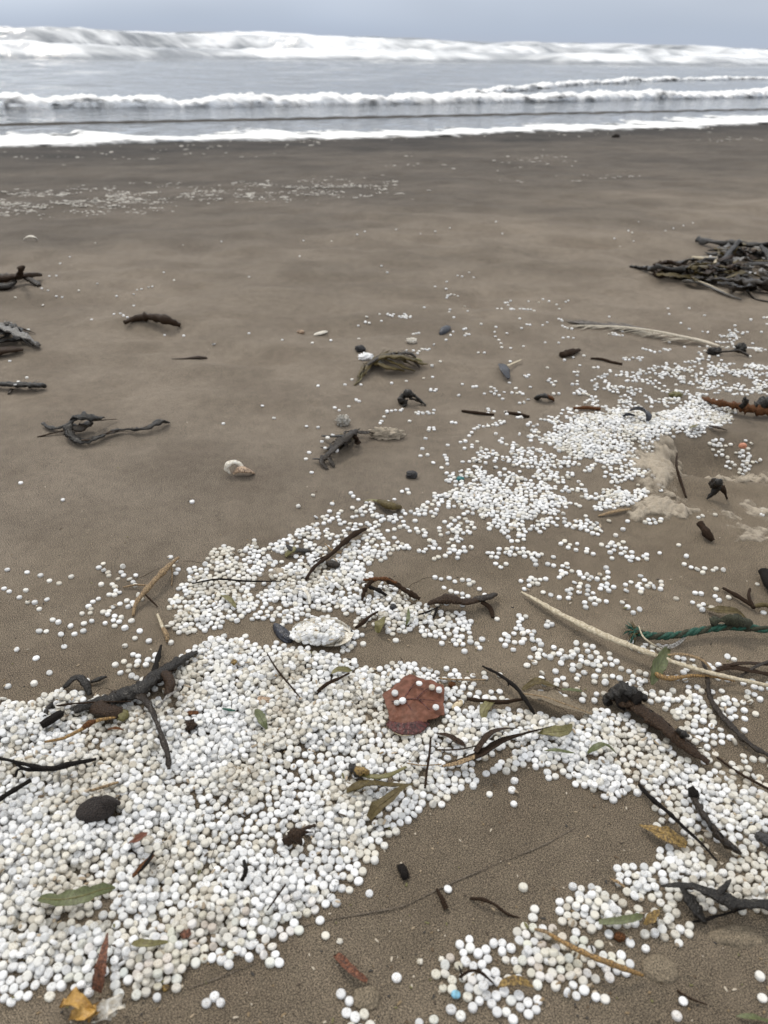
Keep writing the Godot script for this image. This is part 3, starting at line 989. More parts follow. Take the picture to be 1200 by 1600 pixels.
	body("foam_lump", "long cream foam lump with a row of pellets along its foot", "foam", 604, 684, 50, 18, 18, "sandy_foam", {"rough": 0.4, "freq": 3.8, "rings": 22, "seg": 34})
	strand("broken_shell", "broken tan and white shell lying alone on smooth sand", "shell", [[360, 740, 2], [354, 732, 7], [357, 725, 11], [367, 722, 11], [376, 727, 8], [379, 734, 5]], [4, 11, 12, 10, 9, 4], "shell", {"flat": 0.6, "main": "rim"}, [["blade", [[364, 739, 3], [374, 731, 8], [386, 733, 7], [398, 739, 1]], [8, 19, 17, 5], "shell_tan", {"flat": 0.25, "cup": -0.4, "rough": 0.08}]], "the lone broken shell")
	body("black_pebble", "dark grey angular pebble on bare sand between two drifts", "stone", 643, 746, 17, 12, 12, "stone", {"rough": 0.2, "power": 0.8}, "the dark pebble")
	strand("weed_pod", "olive weed blade ending in a dark oval pod", "seaweed", [[569, 783, 1], [582, 781, 2], [596, 784, 4]], [3, 6, 9], "olive", {"flat": 0.35, "main": "blade"}, [["pod", [[592, 783, 4], [602, 787, 6], [614, 791, 6], [625, 792, 2]], [8, 15, 16, 8], "kelp_olive", {"flat": 0.8}]], "the olive weed pod")
	body("teal_fragment", "tiny teal plastic chip at the seaward edge of the small drift", "plastic", 719, 750, 12, 9, 6, "teal", {"power": 0.7})
	body("coral_fragment", "small salmon orange chip among pellets beside the water filled hollow", "plastic", 1160, 699, 12, 8, 8, "coral", {"power": 0.8})
	strand("upright_weed", "small black spiky weed sprig in the sandy foam", "seaweed", [[1104, 780, 1], [1116, 768, 8], [1126, 758, 16]], [3, 7, 12], "kelp_black", {"rough": 0.4}, [["sprig", [[1112, 760, 12], [1122, 754, 20], [1127, 749, 24]], [8, 12, 4], "kelp_black"], ["sprig", [[1118, 764, 10], [1128, 762, 14], [1136, 779, 1]], [6, 8, 3], "bark"], ["sprig", [[1110, 756, 12], [1116, 752, 18], [1112, 748, 20]], [6, 8, 3], "kelp_dark"]])
	strand("twig", "thin dry twig standing out of the beige foam", "twig", [[1058, 708, 14], [1057, 728, 9], [1063, 750, 3], [1072, 777, 1]], [2, 4, 5, 3], "bark")
	strand("buried_stick", "grey stick half buried in sand landward of the foam", "stick", [[1094, 818, 7], [1104, 832, 6], [1114, 845, 2]], [10, 12, 8], "bark", {"rough": 0.25})
	strand("straw_wisp", "pale flattened straw at the landward end of the small clump of pellets", "straw", [[935, 806, 1], [960, 799, 3], [985, 795, 2]], [4, 8, 4], "straw", {"flat": 0.4})
	body("olive_bit", "olive weed scrap in the seaward fringe of the far drift", "seaweed", 1055, 620, 20, 12, 9, "olive", {"rough": 0.35})
	leaf("willow_leaf", "pale green leaf sliver lying on the far drift", [[1077, 669, 2], [1085, 666, 4], [1095, 662, 2]], 8, "olive")
	strand("brown_leaf_curl", "brown leaf curl at the landward tip of the far drift", "leaf", [[1108, 665, 2], [1122, 668, 5], [1136, 672, 1]], [5, 9, 3], "kelp_brown", {"flat": 0.3})


func feather():
	var q := curve([[1124, 541, 5], [1100, 534, 6], [1060, 525, 7], [1020, 517, 6], [975, 511, 4], [940, 509, 2], [912, 508, 1]], 8)
	var root := base("feather", q[0], "white gull feather with a bare quill and a grey vane", "feather")
	block(q, [6])
	marks.append([q[20], "the white feather"])
	put(sweep(q, q[0], [3, 6, 5, 4, 3, 2, 1], {"rough": 0.05}), "quill", M["feather"], root)
	# vanes: close barbs that have parted into wisps
	for s in [-1.0, 1.0]:
		var st := SurfaceTool.new()
		st.begin(Mesh.PRIMITIVE_TRIANGLES)
		for k in (190 if s < 0 else 75):
			var t := rng.randf_range(0.5, 1.0) if s < 0 else rng.randf_range(0.22, 1.0)
			var i := mini(int(t * (q.size() - 1)), q.size() - 2)
			var p := q[i].lerp(q[i + 1], rng.randf())
			var dir := (q[i + 1] - q[i]).normalized()
			var side: Vector3 = -dir.cross(Vector3.UP).normalized() * s
			var len_ := mpp(p) * (rng.randf_range(14, 34) if s < 0 else rng.randf_range(16, 46))
			var end: Vector3 = p + (dir * rng.randf_range(0.9, 2.0) + side * rng.randf_range(0.5, 1.0)).normalized() * len_
			end.y = ground(end.x, end.z) + 0.0014 + rng.randf() * 0.0015
			st.append_from(sweep(PackedVector3Array([p, p.lerp(end, 0.5) + Vector3.UP * 0.0008, end]), q[0], [2.0, 3.2, 0.8] if s < 0 else [1.2, 1.6, 0.6], {"seg": 4, "flat": 0.3, "rough": 0.0}), 0, Transform3D())
		put(st.commit(), "vane", M["feather_grey" if s < 0 else "feather"], root)


func shell_valve(called: String, label: String, ends: Array, wide: float, tall: float, mat: String, near := "", open := false) -> Node3D:
	# a valve with growth lines and a broken rim, hinge at the first end; open: its hollow looks up
	var a := on(ends[0][0], ends[0][1], 1.0)
	var b := on(ends[1][0], ends[1][1], 1.0)
	var m := mpp(a)
	var dir := b - a
	var side := dir.cross(Vector3.UP).normalized() * wide * 0.5 * m
	var high := Vector3.UP * tall * 0.5 * m
	var off := rng.randf() * 40.0
	var st := SurfaceTool.new()
	st.begin(Mesh.PRIMITIVE_TRIANGLES)
	var rows := 22
	var seg := 26
	for layer in 2:
		for i in rows + 1:
			var t := float(i) / rows
			for j in seg + 1:
				var u := float(j) / seg * 2.0 - 1.0
				var rim := 1.0 - 0.12 * absf(n_fine.get_noise_2d(u * 3.0, off)) * 2.0
				var w := sqrt(maxf(0.0, 1.0 - pow(2.0 * t - 1.0, 2.0))) * (0.75 + 0.35 * t)
				var x := u * w
				var dome := sqrt(maxf(0.0, 1.0 - u * u)) * sqrt(maxf(0.0, sin(PI * pow(t, 0.75))))
				dome += 0.03 * sin(t * 34.0) * (1.0 - absf(u)) + 0.05 * n_fine.get_noise_2d(t * 5.0, u * 4.0 + off)
				if open:
					dome = 1.0 - dome
				var p := a + dir * t * rim + side * x * rim + high * (dome * (0.94 if layer else 1.0))
				if layer:
					p.y -= 0.0004
				st.set_uv(Vector2(u, t))
				st.add_vertex(p - a)
	var n := (rows + 1) * (seg + 1)
	for layer in 2:
		for i in rows:
			for j in seg:
				var k := layer * n + i * (seg + 1) + j
				for v in ([k, k + 1, k + seg + 1, k + 1, k + seg + 2, k + seg + 1] if layer == 1 else [k, k + seg + 1, k + 1, k + 1, k + seg + 1, k + seg + 2]):
					st.add_index(v)
	st.generate_normals()
	var o := put(st.commit(), called, M[mat], self, a)
	tag(o, label, "shell")
	if not open:
		block(PackedVector3Array([a.lerp(b, 0.5)]), [wide], 0.4)
	if near:
		marks.append([a.lerp(b, 0.5), near])
	return o


func near_wrack():
	# seaward side of the near drifts
	strand("dry_stick", "dry straw brown forked stick leaning over scattered pellets", "stick", [[208, 962, 1], [213, 942, 4], [232, 918, 8], [255, 893, 9], [279, 871, 5]], [4, 7, 9, 9, 5], "straw", {"rough": 0.2}, [["side_twig", [[192, 918, 1], [212, 914, 3], [234, 915, 6]], [2, 3, 3], "straw"], ["side_twig", [[226, 928, 6], [238, 940, 3], [246, 948, 1]], [3, 3, 2], "bark"], ["side_twig", [[268, 884, 6], [269, 900, 3], [268, 915, 1]], [3, 2, 2], "straw"]], "the dry forked stick")
	strand("straw", "short pale straw on bare sand seaward of the black kelp branch", "straw", [[246, 960, 2], [252, 975, 3], [257, 990, 2]], [4, 5, 4], "pale", {}, [["husk", [[255, 982, 3], [260, 992, 4], [262, 1004, 1]], [6, 9, 4], "straw"]], "the pale straw")
	strand("twig", "dark diagonal twig rising from the seaward drift", "twig", [[478, 905, 2], [492, 885, 4], [515, 868, 5], [535, 850, 6], [555, 834, 6], [572, 826, 4]], [4, 6, 6, 8, 9, 5], "bark", {"rough": 0.2}, [["side_twig", [[465, 888, 1], [485, 880, 3], [510, 868, 4]], [2, 2, 2], "bark"], ["side_twig", [[508, 850, 4], [520, 860, 5], [534, 864, 3]], [2, 4, 3], "straw"]], "the diagonal twig")
	strand("leaf_scrap", "curled dark and olive leaf scrap beside the diagonal twig", "leaf", [[447, 850, 8], [456, 858, 6], [470, 860, 3], [485, 860, 1]], [3, 12, 14, 6], "kelp_black", {"flat": 0.3}, [["olive_side", [[446, 868, 1], [455, 860, 5], [462, 855, 7]], [12, 18, 6], "olive"]])
	body("brown_pod", "brown shiny pod half hidden in the seaward drift", "seaweed", 520, 885, 24, 14, 11, "kelp_dark", {"rough": 0.1, "turn": -0.3}, "the brown pod")
	strand("curled_twig", "thin curled brown stem on the seaward drift near the pale shell", "twig", [[300, 912, 3], [340, 905, 4], [385, 908, 4], [440, 908, 2]], [2, 3, 3, 2], "bark_black")
	leaf("willow_leaf", "small olive leaf poking from the seaward drift beside the thin stem", [[345, 930, 2], [358, 936, 4], [370, 950, 2]], 9, "olive")
	strand("hooked_weed", "hooked brown weed stem with an orange crook over the pellets", "seaweed", [[566, 938, 2], [570, 922, 6], [582, 908, 9], [596, 905, 10], [615, 911, 9], [636, 924, 7], [656, 936, 4]], [5, 7, 6, 7, 9, 9, 6], "bark", {"rough": 0.35, "per": 10}, [["inner_stem", [[570, 914, 7], [590, 922, 5], [604, 930, 3]], [6, 7, 5], "bark_black"], ["orange_bark", [[568, 906, 7], [585, 905, 10], [600, 904, 11], [620, 911, 10]], [4, 6, 6, 4], "bark_orange"]], "the hooked brown weed")
	strand("kelp_bulb", "reddish brown kelp bulb with a torn stalk beside bare sand", "seaweed", [[668, 944, 3], [684, 938, 7], [704, 935, 9], [726, 941, 7], [745, 938, 7], [774, 929, 4]], [5, 18, 24, 17, 12, 8], "kelp_brown", {"flat": 0.5, "main": "bulb", "ruffle": 0.3, "per": 10}, [["stalk", [[740, 936, 6], [757, 934, 8], [775, 928, 6]], [12, 16, 8], "kelp_dark"], ["stalk", [[752, 940, 6], [766, 950, 3], [770, 965, 1]], [10, 9, 5], "bark"], ["thin_stem", [[654, 960, 4], [668, 956, 5], [684, 949, 5]], [3, 4, 3], "bark_black"], ["thin_stem", [[677, 966, 2], [681, 956, 4], [684, 948, 5]], [3, 4, 3], "bark_black"]], "the red brown kelp bulb")
	strand("twig", "reddish twig slanting from the pellets beside the round olive leaf", "twig", [[555, 981, 2], [566, 974, 4], [578, 963, 5], [590, 956, 3]], [4, 7, 4, 3], "bark")
	leaf("round_leaf", "round olive leaf standing in the pellets landward of the hooked weed", [[589, 988, 2], [594, 976, 5], [598, 965, 2]], 18, "olive", "the round olive leaf", {}, [0.3, 0.9, 1.0, 0.9, 0.3])
	body("black_pebble", "small black pebble in the pellets under the hooked weed", "stone", 614, 951, 11, 9, 9, "stone", {"rough": 0.2})
	leaf("willow_leaf", "narrow green leaf upright beside the black pebble", [[634, 978, 2], [638, 966, 5], [638, 950, 3]], 7, "green")
	shell_valve("clam_shell", "large white clam shell filled with pellets, its hollow facing up", [[456, 990], [555, 996]], 78, 20, "shell", "the pellet filled clam shell", true)
	for k in 120:
		var a := rng.randf() * TAU
		var q := sqrt(rng.randf()) * 0.93
		add_pellet(on(492 + cos(a) * q * 40, 990 + sin(a) * q * 17, 4.0 + (1.0 - q) * 2.5 + rng.randf()), tilt(0.7), white_tone(0.15))
	strand("shell_fragment", "curved white shell rim standing on edge seaward of the large clam", "shell", [[462, 920, 4], [474, 921, 6], [482, 930, 5], [484, 944, 2]], [3, 5, 6, 4], "shell", {"flat": 0.5})
	shell_valve("mussel_shell", "black mussel shell with a blue grey inside next to the large clam", [[428, 976], [455, 1004]], 22, 16, "mussel", "the black mussel")
	# the long pale stalk and the rope
	strand("reed", "long pale reed stalk pointing from bare sand to the beach edge", "straw", [[815, 925, 3], [845, 942, 5], [880, 962, 6], [940, 991, 8], [1000, 1015, 9], [1060, 1037, 9], [1130, 1056, 8], [1230, 1077, 6]], [3, 9, 11, 12, 10, 8, 7, 6], "pale", {"rough": 0.16, "per": 14, "flat": 0.75, "seg": 12}, [["leaf_sheath", [[1040, 1024, 9], [1065, 1022, 12], [1095, 1030, 9], [1112, 1046, 6]], [5, 6, 7, 3], "straw", {"flat": 0.4}]], "the long pale reed")
	rope()
	strand("straw", "yellow hooked straw crossing under the long reed", "straw", [[1020, 1047, 7], [1030, 1056, 8], [1047, 1060, 7], [1080, 1056, 6], [1115, 1057, 5], [1148, 1064, 2]], [6, 8, 8, 5, 5, 3], "gold_straw", {"rough": 0.1}, [], "the yellow hooked straw")
	leaf("willow_leaf", "broad green leaf draped across the long pale reed", [[1019, 1070, 3], [1026, 1048, 9], [1036, 1028, 12], [1046, 1010, 6]], 24, "green", "the green leaf on the reed")
	leaf("brown_leaf", "olive brown leaf blade seaward of the green rope", [[1104, 951, 2], [1122, 954, 5], [1150, 956, 5], [1165, 966, 2]], 17, "kelp_olive", "the olive brown blade", {}, [0.2, 0.9, 1.0, 0.5, 0.15])
	strand("twig", "brown stick meeting the olive brown blade at its tip", "twig", [[1130, 919, 2], [1150, 930, 4], [1172, 944, 4], [1178, 950, 3]], [4, 7, 6, 4], "bark", {}, [["side_twig", [[1178, 950, 4], [1170, 932, 6], [1172, 920, 3]], [6, 5, 4], "bark"], ["side_twig", [[1175, 948, 4], [1195, 945, 5], [1215, 955, 4]], [6, 8, 6], "kelp_olive"]])
	strand("charcoal_stick", "black charcoal stick end at the beach edge seaward of the rope", "driftwood", [[1194, 892, 5], [1204, 912, 6], [1222, 935, 4]], [18, 22, 18], "bark_black", {"flat": 0.7})
	strand("brown_grass", "flattened tuft of brown grass blades landward of the reed", "grass", [[1105, 1054, 2], [1140, 1044, 5], [1180, 1050, 6], [1230, 1056, 4]], [4, 7, 8, 7], "bark", {"flat": 0.3}, [["blade", [[1120, 1044, 3], [1160, 1036, 6], [1220, 1040, 5]], [4, 8, 6], "kelp_brown"], ["blade", [[1150, 1062, 2], [1180, 1042, 7], [1215, 1028, 6]], [3, 6, 4], "kelp_dark"], ["blade", [[1130, 1038, 3], [1172, 1046, 6], [1225, 1062, 4]], [4, 8, 8], "bark"]])
	# between reed and near drift
	strand("kelp_root", "thick dark kelp stalk with a matted holdfast sloping through pellets", "seaweed", [[955, 1088, 5], [985, 1100, 8], [1015, 1120, 8], [1045, 1143, 8], [1075, 1168, 7], [1108, 1192, 4]], [16, 22, 24, 22, 19, 9], "kelp_brown", {"flat": 0.45, "rough": 0.25, "seg": 12, "per": 12, "shred": 18, "mats": ["kelp_brown", "kelp_dark", "bark"]}, [["holdfast", [[948, 1094, 3], [960, 1084, 9], [985, 1082, 10], [1008, 1092, 5]], [16, 24, 24, 12], "kelp_black", {"rough": 0.6, "flat": 0.7}], ["holdfast", [[955, 1078, 4], [975, 1080, 10], [998, 1086, 8]], [12, 18, 8], "kelp_black", {"rough": 0.7}], ["holdfast", [[965, 1096, 6], [985, 1090, 11], [1000, 1098, 8]], [14, 20, 10], "bark_black", {"rough": 0.7}], ["barnacle", [[1060, 1142, 9], [1067, 1147, 11], [1076, 1150, 9]], [8, 12, 7], "kelp_black", {"rough": 0.4}]], "the thick kelp stalk")
	strand("kelp_strand", "thin dark kelp stem crossing beneath the reed toward the beach edge", "seaweed", [[1096, 1028, 4], [1104, 1052, 5], [1108, 1085, 4], [1125, 1115, 4], [1150, 1142, 4], [1175, 1165, 4], [1215, 1188, 3]], [4, 7, 9, 10, 10, 9, 6], "kelp_dark", {"rough": 0.35, "flat": 0.6, "per": 10}, [], "the thin dark kelp stem")
	strand("brown_straw", "long brown straw crossing the sandy scum toward the beach edge", "straw", [[1120, 1183, 2], [1150, 1205, 3], [1180, 1222, 4], [1225, 1245, 3]], [3, 4, 4, 4], "bark")
	red_leaf()
	strand("twig", "fine straw coloured twig beside the large red leaf", "twig", [[685, 1060, 3], [715, 1062, 4], [760, 1062, 3]], [3, 3, 2], "straw")
	body("orange_bud", "small orange bud beside the fine straw twig", "seed", 706, 1072, 12, 9, 9, "bark_orange", {"rough": 0.15})
	shell_valve("shell_piece", "cream curved shell piece with an orange inside by the red leaf", [[706, 1108], [724, 1094]], 12, 8, "cream")
	body("orange_chip", "orange chip resting in the cream curved shell piece", "shell", 716, 1101, 14, 9, 7, "bark_orange", {"rough": 0.2, "turn": 0.7})
	strand("twig", "dark slanted twig across the pale translucent leaf", "twig", [[754, 1041, 2], [780, 1054, 5], [806, 1074, 8], [822, 1095, 7], [836, 1117, 3]], [3, 5, 6, 6, 4], "bark_black", {"rough": 0.2}, [["side_twig", [[790, 1060, 6], [794, 1066, 4], [794, 1072, 2]], [3, 3, 2], "bark_black"]], "the dark slanted twig")
	leaf("brown_leaf", "olive brown leaf lying at the seaward edge of the near drift", [[816, 1078, 2], [838, 1068, 5], [858, 1070, 5], [876, 1076, 2]], 20, "kelp_olive", "the olive brown leaf", {}, [0.2, 0.85, 1.0, 0.8, 0.2])
	leaf("willow_leaf", "thin green leaf just landward of the olive brown leaf", [[876, 1077, 2], [892, 1078, 4], [910, 1080, 2]], 10, "green")
	leaf("pale_leaf", "pale translucent torn leaf with sand on it under the dark slanted twig", [[815, 1084, 3], [850, 1090, 8], [885, 1102, 8], [925, 1116, 3]], 32, "film", "the pale torn leaf", {"rib": "straw"}, [0.3, 0.8, 1.0, 0.8, 0.3])
	strand("weed_strand", "brown weed stem running under the pale torn leaf", "seaweed", [[730, 1092, 3], [755, 1095, 5], [785, 1097, 5], [820, 1092, 3]], [5, 7, 8, 4], "bark", {"rough": 0.2})
	leaf("yellow_leaf", "mottled yellow olive leaf upright in pellets by the weed stem", [[757, 1124, 2], [756, 1112, 6], [764, 1100, 7], [770, 1096, 3]], 20, "olive", "the mottled yellow leaf")
	strand("twisted_leaf", "long twisted brown leaf with its tip lifted over the pellets", "leaf", [[690, 1198, 2], [720, 1192, 5], [752, 1180, 8], [785, 1160, 10], [820, 1147, 8], [868, 1134, 3]], [4, 14, 20, 18, 10, 4], "bark", {"flat": 0.18, "cup": 0.5, "twist": 0.9, "main": "blade"}, [["fold", [[744, 1176, 8], [764, 1150, 13], [785, 1140, 14], [810, 1138, 9]], [12, 16, 10, 3], "kelp_brown", {"flat": 0.15, "cup": 0.4, "turn": 0.5}], ["pale_edge", [[692, 1197, 4], [715, 1192, 7], [742, 1182, 9]], [4, 10, 8], "straw", {"flat": 0.15}], ["stem", [[682, 1172, 2], [715, 1172, 5], [744, 1166, 7]], [3, 5, 6], "bark"]], "the long twisted leaf")
	leaf("brown_leaf", "dull purple brown leaf under the long twisted leaf", [[682, 1146, 3], [700, 1150, 5], [718, 1160, 4], [728, 1166, 2]], 12, "kelp_brown")
	leaf("willow_leaf", "olive leaf on the pellets at the tip of the long twisted leaf", [[840, 1146, 3], [862, 1144, 6], [882, 1142, 6], [894, 1132, 3]], 20, "olive", "the olive leaf past the twisted one")
	leaf("willow_leaf", "slim bright green leaf in the middle of the white drift", [[850, 1173, 2], [872, 1173, 4], [898, 1177, 2]], 8, "green", "the slim green leaf")
	leaf("willow_leaf", "green leaf with a bent tip beside the thick kelp stalk", [[918, 1177, 2], [932, 1168, 6], [946, 1164, 7], [962, 1176, 3]], 14, "green", "the bent green leaf", {}, [0.3, 0.9, 1.0, 0.8, 0.4])
	strand("thin_twig", "thin reddish twig upright among pellets landward of the red leaf", "twig", [[664, 1232, 2], [667, 1205, 6], [671, 1178, 9], [673, 1152, 7]], [3, 4, 4, 3], "bark", {"rough": 0.1})
	strand("green_weed", "olive weed frond with a yellow knot growing at its end", "seaweed", [[560, 1208, 4], [580, 1213, 6], [605, 1212, 7], [635, 1198, 5]], [10, 10, 9, 4], "olive", {"flat": 0.4, "main": "frond"}, [["knot", [[556, 1208, 4], [567, 1204, 9], [574, 1208, 6]], [12, 15, 9], "ochre", {"rough": 0.4}], ["dark_root", [[548, 1198, 3], [558, 1206, 6], [566, 1212, 5]], [9, 14, 10], "kelp_black", {"rough": 0.5}], ["frond", [[542, 1236, 2], [556, 1228, 5], [580, 1223, 6], [612, 1226, 5], [645, 1226, 3]], [12, 16, 12, 9, 3], "kelp_olive", {"flat": 0.25}], ["tendril", [[635, 1192, 4], [660, 1196, 5], [690, 1194, 4]], [2, 2, 2], "straw", {}]], "the olive weed with the yellow knot")
	leaf("willow_leaf", "olive curved leaf with a thin stalk over the landward edge of the drift", [[577, 1279, 2], [590, 1262, 6], [610, 1246, 8], [628, 1232, 8], [646, 1224, 4]], 21, "kelp_olive", "the curved olive leaf", {}, [0.5, 1.0, 0.85, 0.4, 0.08])
	# black kelp branch in the left
	strand("kelp_branch", "big forked black kelp branch lying across the seaward edge of the main drift", "seaweed", [[115, 1110, 3], [150, 1098, 7], [185, 1090, 9], [222, 1074, 12], [252, 1050, 12], [285, 1030, 9], [308, 1018, 4]], [10, 20, 23, 24, 22, 16, 6], "kelp_black", {"flat": 0.5, "rough": 0.3, "seg": 14, "ruffle": 0.35, "main": "stalk", "per": 12, "shred": 26}, [["branch", [[218, 1086, 10], [232, 1100, 9], [242, 1122, 8], [252, 1148, 7], [262, 1180, 5], [264, 1202, 2]], [16, 11, 8, 8, 9, 5], "kelp_dark"], ["branch", [[238, 1060, 12], [246, 1030, 7], [252, 1008, 3]], [9, 7, 4], "bark_black"], ["frond", [[256, 1050, 12], [266, 1066, 10], [262, 1086, 6]], [16, 18, 10], "kelp_brown"], ["frond", [[282, 1076, 5], [262, 1088, 9], [246, 1106, 6]], [4, 6, 5], "silver_weed"], ["frond", [[150, 1102, 7], [170, 1112, 6], [192, 1110, 5]], [26, 30, 14], "kelp_brown"]], "the black kelp branch")
	strand("kelp_scrap", "small black ribbon of kelp seaward of the forked black branch", "seaweed", [[95, 1078, 2], [108, 1066, 5], [122, 1058, 7], [134, 1068, 6], [140, 1086, 2]], [8, 14, 12, 14, 8], "kelp_black", {"flat": 0.4, "ruffle": 0.4}, [], "the small kelp ribbon")
	strand("kelp_scrap", "tiny black weed strip between the kelp ribbon and the forked branch", "seaweed", [[142, 1066, 2], [154, 1061, 3], [166, 1057, 2]], [6, 9, 6], "kelp_black", {"flat": 0.6})
	strand("charcoal_stick", "square ended black charcoal stick in the seaward edge of the main drift", "driftwood", [[64, 1134, 4], [80, 1124, 5], [97, 1114, 4]], [13, 14, 12], "bark_black", {"rough": 0.06, "seg": 4, "turn": 0.6}, [], "the charcoal stick")
	strand("kelp_scrap", "curled thin black stalk beside the charcoal stick", "seaweed", [[70, 1120, 3], [74, 1108, 5], [84, 1098, 5]], [6, 8, 5], "kelp_black")
	strand("straw", "thin dark straw lying over the black kelp branch", "straw", [[88, 1103, 6], [120, 1099, 8], [160, 1097, 9], [205, 1096, 8]], [3, 3, 3, 2], "bark")
	strand("straw", "orange brown grass stalk curving over the main drift", "straw", [[70, 1159, 4], [100, 1153, 6], [128, 1139, 8], [152, 1126, 8], [180, 1121, 4]], [4, 5, 6, 6, 3], "gold_straw", {"rough": 0.1}, [["husk", [[128, 1138, 8], [140, 1130, 10], [150, 1126, 8]], [5, 10, 5], "bark_orange"]], "the orange grass stalk")
	body("olive_pod", "olive green pod beside the forked black branch", "seaweed", 192, 1122, 20, 22, 15, "olive", {"rough": 0.12}, "the olive pod")
	leaf("brown_leaf", "small orange brown leaf chip beside the olive pod", [[168, 1140, 2], [180, 1138, 5], [194, 1141, 2]], 10, "bark_orange")
	body("orange_chip", "orange leaf chip in the pellets seaward of the green plastic scrap", "leaf", 300, 1116, 22, 9, 6, "bark_orange", {"rough": 0.2})
	body("brown_scrap", "brown crumbled weed scrap in the main drift near the orange chip", "seaweed", 296, 1136, 20, 18, 9, "kelp_brown", {"rough": 0.45, "freq": 3.0})
	strand("plastic_scrap", "tiny bright green plastic sliver on the main drift", "plastic", [[348, 1107, 3], [358, 1109, 5], [367, 1110, 3]], [4, 6, 4], "rope", {"flat": 0.4}, [], "the green plastic sliver")
	body("yellow_chip", "small yellow chip among the pellets at the top of the main drift", "leaf", 366, 1036, 9, 10, 6, "ochre", {"rough": 0.3})
	leaf("willow_leaf", "short dark green leaf standing in the middle of the main drift", [[418, 1141, 2], [411, 1128, 6], [404, 1114, 4], [402, 1108, 2]], 15, "green", "the dark green leaf")
	strand("twig", "fine dark twig leaning over the seaward slope of the main drift", "twig", [[418, 1022, 3], [432, 1045, 6], [450, 1067, 7], [469, 1090, 4]], [2, 3, 3, 2], "bark", {"rough": 0.1})
	strand("twig", "crooked brown twig beside the small green leaf on the main drift", "twig", [[496, 1081, 3], [512, 1068, 6], [530, 1060, 7], [545, 1052, 4]], [4, 6, 4, 3], "bark", {"rough": 0.2})
	leaf("willow_leaf", "small green leaf tip rising from the crest of the main drift", [[518, 1053, 3], [530, 1046, 6], [550, 1048, 4]], 12, "olive")
	body("tan_scrap", "tan papery scrap in the pellets seaward of the dark green leaf", "leaf", 412, 1096, 20, 14, 7, "shell_tan", {"rough": 0.4})
	strand("black_twig", "black branched twig reaching in over the main drift", "twig", [[-20, 1182, 6], [20, 1189, 8], [50, 1197, 9], [80, 1201, 9], [110, 1194, 9], [150, 1186, 6]], [5, 5, 7, 9, 8, 5], "bark_black", {"rough": 0.2}, [["side_twig", [[20, 1188, 8], [40, 1202, 7], [72, 1203, 8]], [4, 5, 5], "bark_black"], ["side_twig", [[24, 1214, 3], [28, 1203, 6], [40, 1202, 7]], [3, 4, 4], "bark_black"]], "the black branched twig")
	strand("black_twig", "straight black twig landward of the branched one on the main drift", "twig", [[-20, 1262, 4], [10, 1242, 7], [48, 1219, 6]], [7, 8, 7], "bark_black", {"rough": 0.15}, [], "the straight black twig")
	strand("buried_twig", "grey brown buried stem between the black twigs and the round brown pebble", "twig", [[132, 1238, 2], [160, 1230, 4], [185, 1222, 2]], [4, 5, 4], "straw")
	var rp := body("brown_stone", "dark brown rounded stone speckled with sand on the main drift", "stone", 152, 1270, 62, 44, 30, "stone_brown", {"rough": 0.1, "turn": 0.4, "sit": 0.55}, "the round brown stone")
	strand("weed_stub", "short dark weed stub touching the round brown stone", "seaweed", [[160, 1253, 10], [172, 1251, 9], [187, 1255, 5]], [16, 13, 7], "stone_brown", {"flat": 0.7})
	leaf("reddish_leaf", "folded reddish brown leaf at the heart of the main drift", [[200, 1318, 3], [214, 1310, 8], [230, 1301, 4]], 16, "leaf_red", "the folded reddish leaf")
	strand("wood_splinter", "split orange brown wood splinter in the main drift", "driftwood", [[208, 1368, 3], [222, 1354, 7], [239, 1336, 4]], [9, 12, 7], "bark_orange", {"flat": 0.5, "rough": 0.12}, [["dark_edge", [[216, 1364, 6], [228, 1350, 9], [240, 1330, 5]], [4, 6, 4], "bark_black"]], "the wood splinter")
	leaf("grey_green_leaf", "long sand crusted grey green leaf half covered by pellets", [[62, 1404, 4], [95, 1406, 9], [130, 1400, 10], [160, 1390, 7], [180, 1387, 4]], 27, "green", "the sand crusted leaf", {"rib": "olive"}, [0.35, 0.9, 1.0, 0.7, 0.12])
	leaf("rusty_leaf", "upright narrow rusty red leaf near the crumpled wrapper", [[152, 1548, 2], [155, 1525, 7], [161, 1495, 10], [168, 1458, 6]], 23, "rust", "the upright rusty leaf", {"cup": 0.15}, [0.85, 1.0, 0.8, 0.5, 0.1])
	leaf("willow_leaf", "short yellow green leaf lying flat in the landward drift", [[207, 1473, 3], [222, 1474, 6], [242, 1474, 6], [262, 1472, 3]], 14, "olive", "the yellow green leaf", {}, [0.5, 1.0, 0.9, 0.6, 0.3])
	body("rust_chip", "rusty brown chip in the landward edge of the main drift", "leaf", 290, 1461, 16, 14, 8, "rust", {"rough": 0.3}, "the rusty chip")
	body("mustard_chip", "mustard chip on bare sand at the landward edge of the main drift", "leaf", 259, 1545, 12, 9, 7, "ochre", {"rough": 0.25})
	wrapper()
	strand("brown_weed", "ragged brown weed tuft between the pellets of the main drift", "seaweed", [[448, 1312, 3], [462, 1305, 7], [478, 1294, 8], [492, 1290, 4]], [14, 18, 9, 4], "kelp_brown", {"rough": 0.5}, [["sprig", [[462, 1316, 3], [474, 1302, 7], [488, 1300, 4]], [5, 6, 3], "bark"]], "the ragged brown weed")
	strand("twig", "fine brown twig across the landward slope of the main drift", "twig", [[417, 1423, 3], [432, 1402, 6], [446, 1382, 4]], [2, 3, 3], "bark")
	strand("twig", "short black twig leaning in the main drift beside the gap of bare sand", "twig", [[378, 1376, 3], [384, 1360, 6], [381, 1345, 5]], [7, 8, 5], "bark_black")
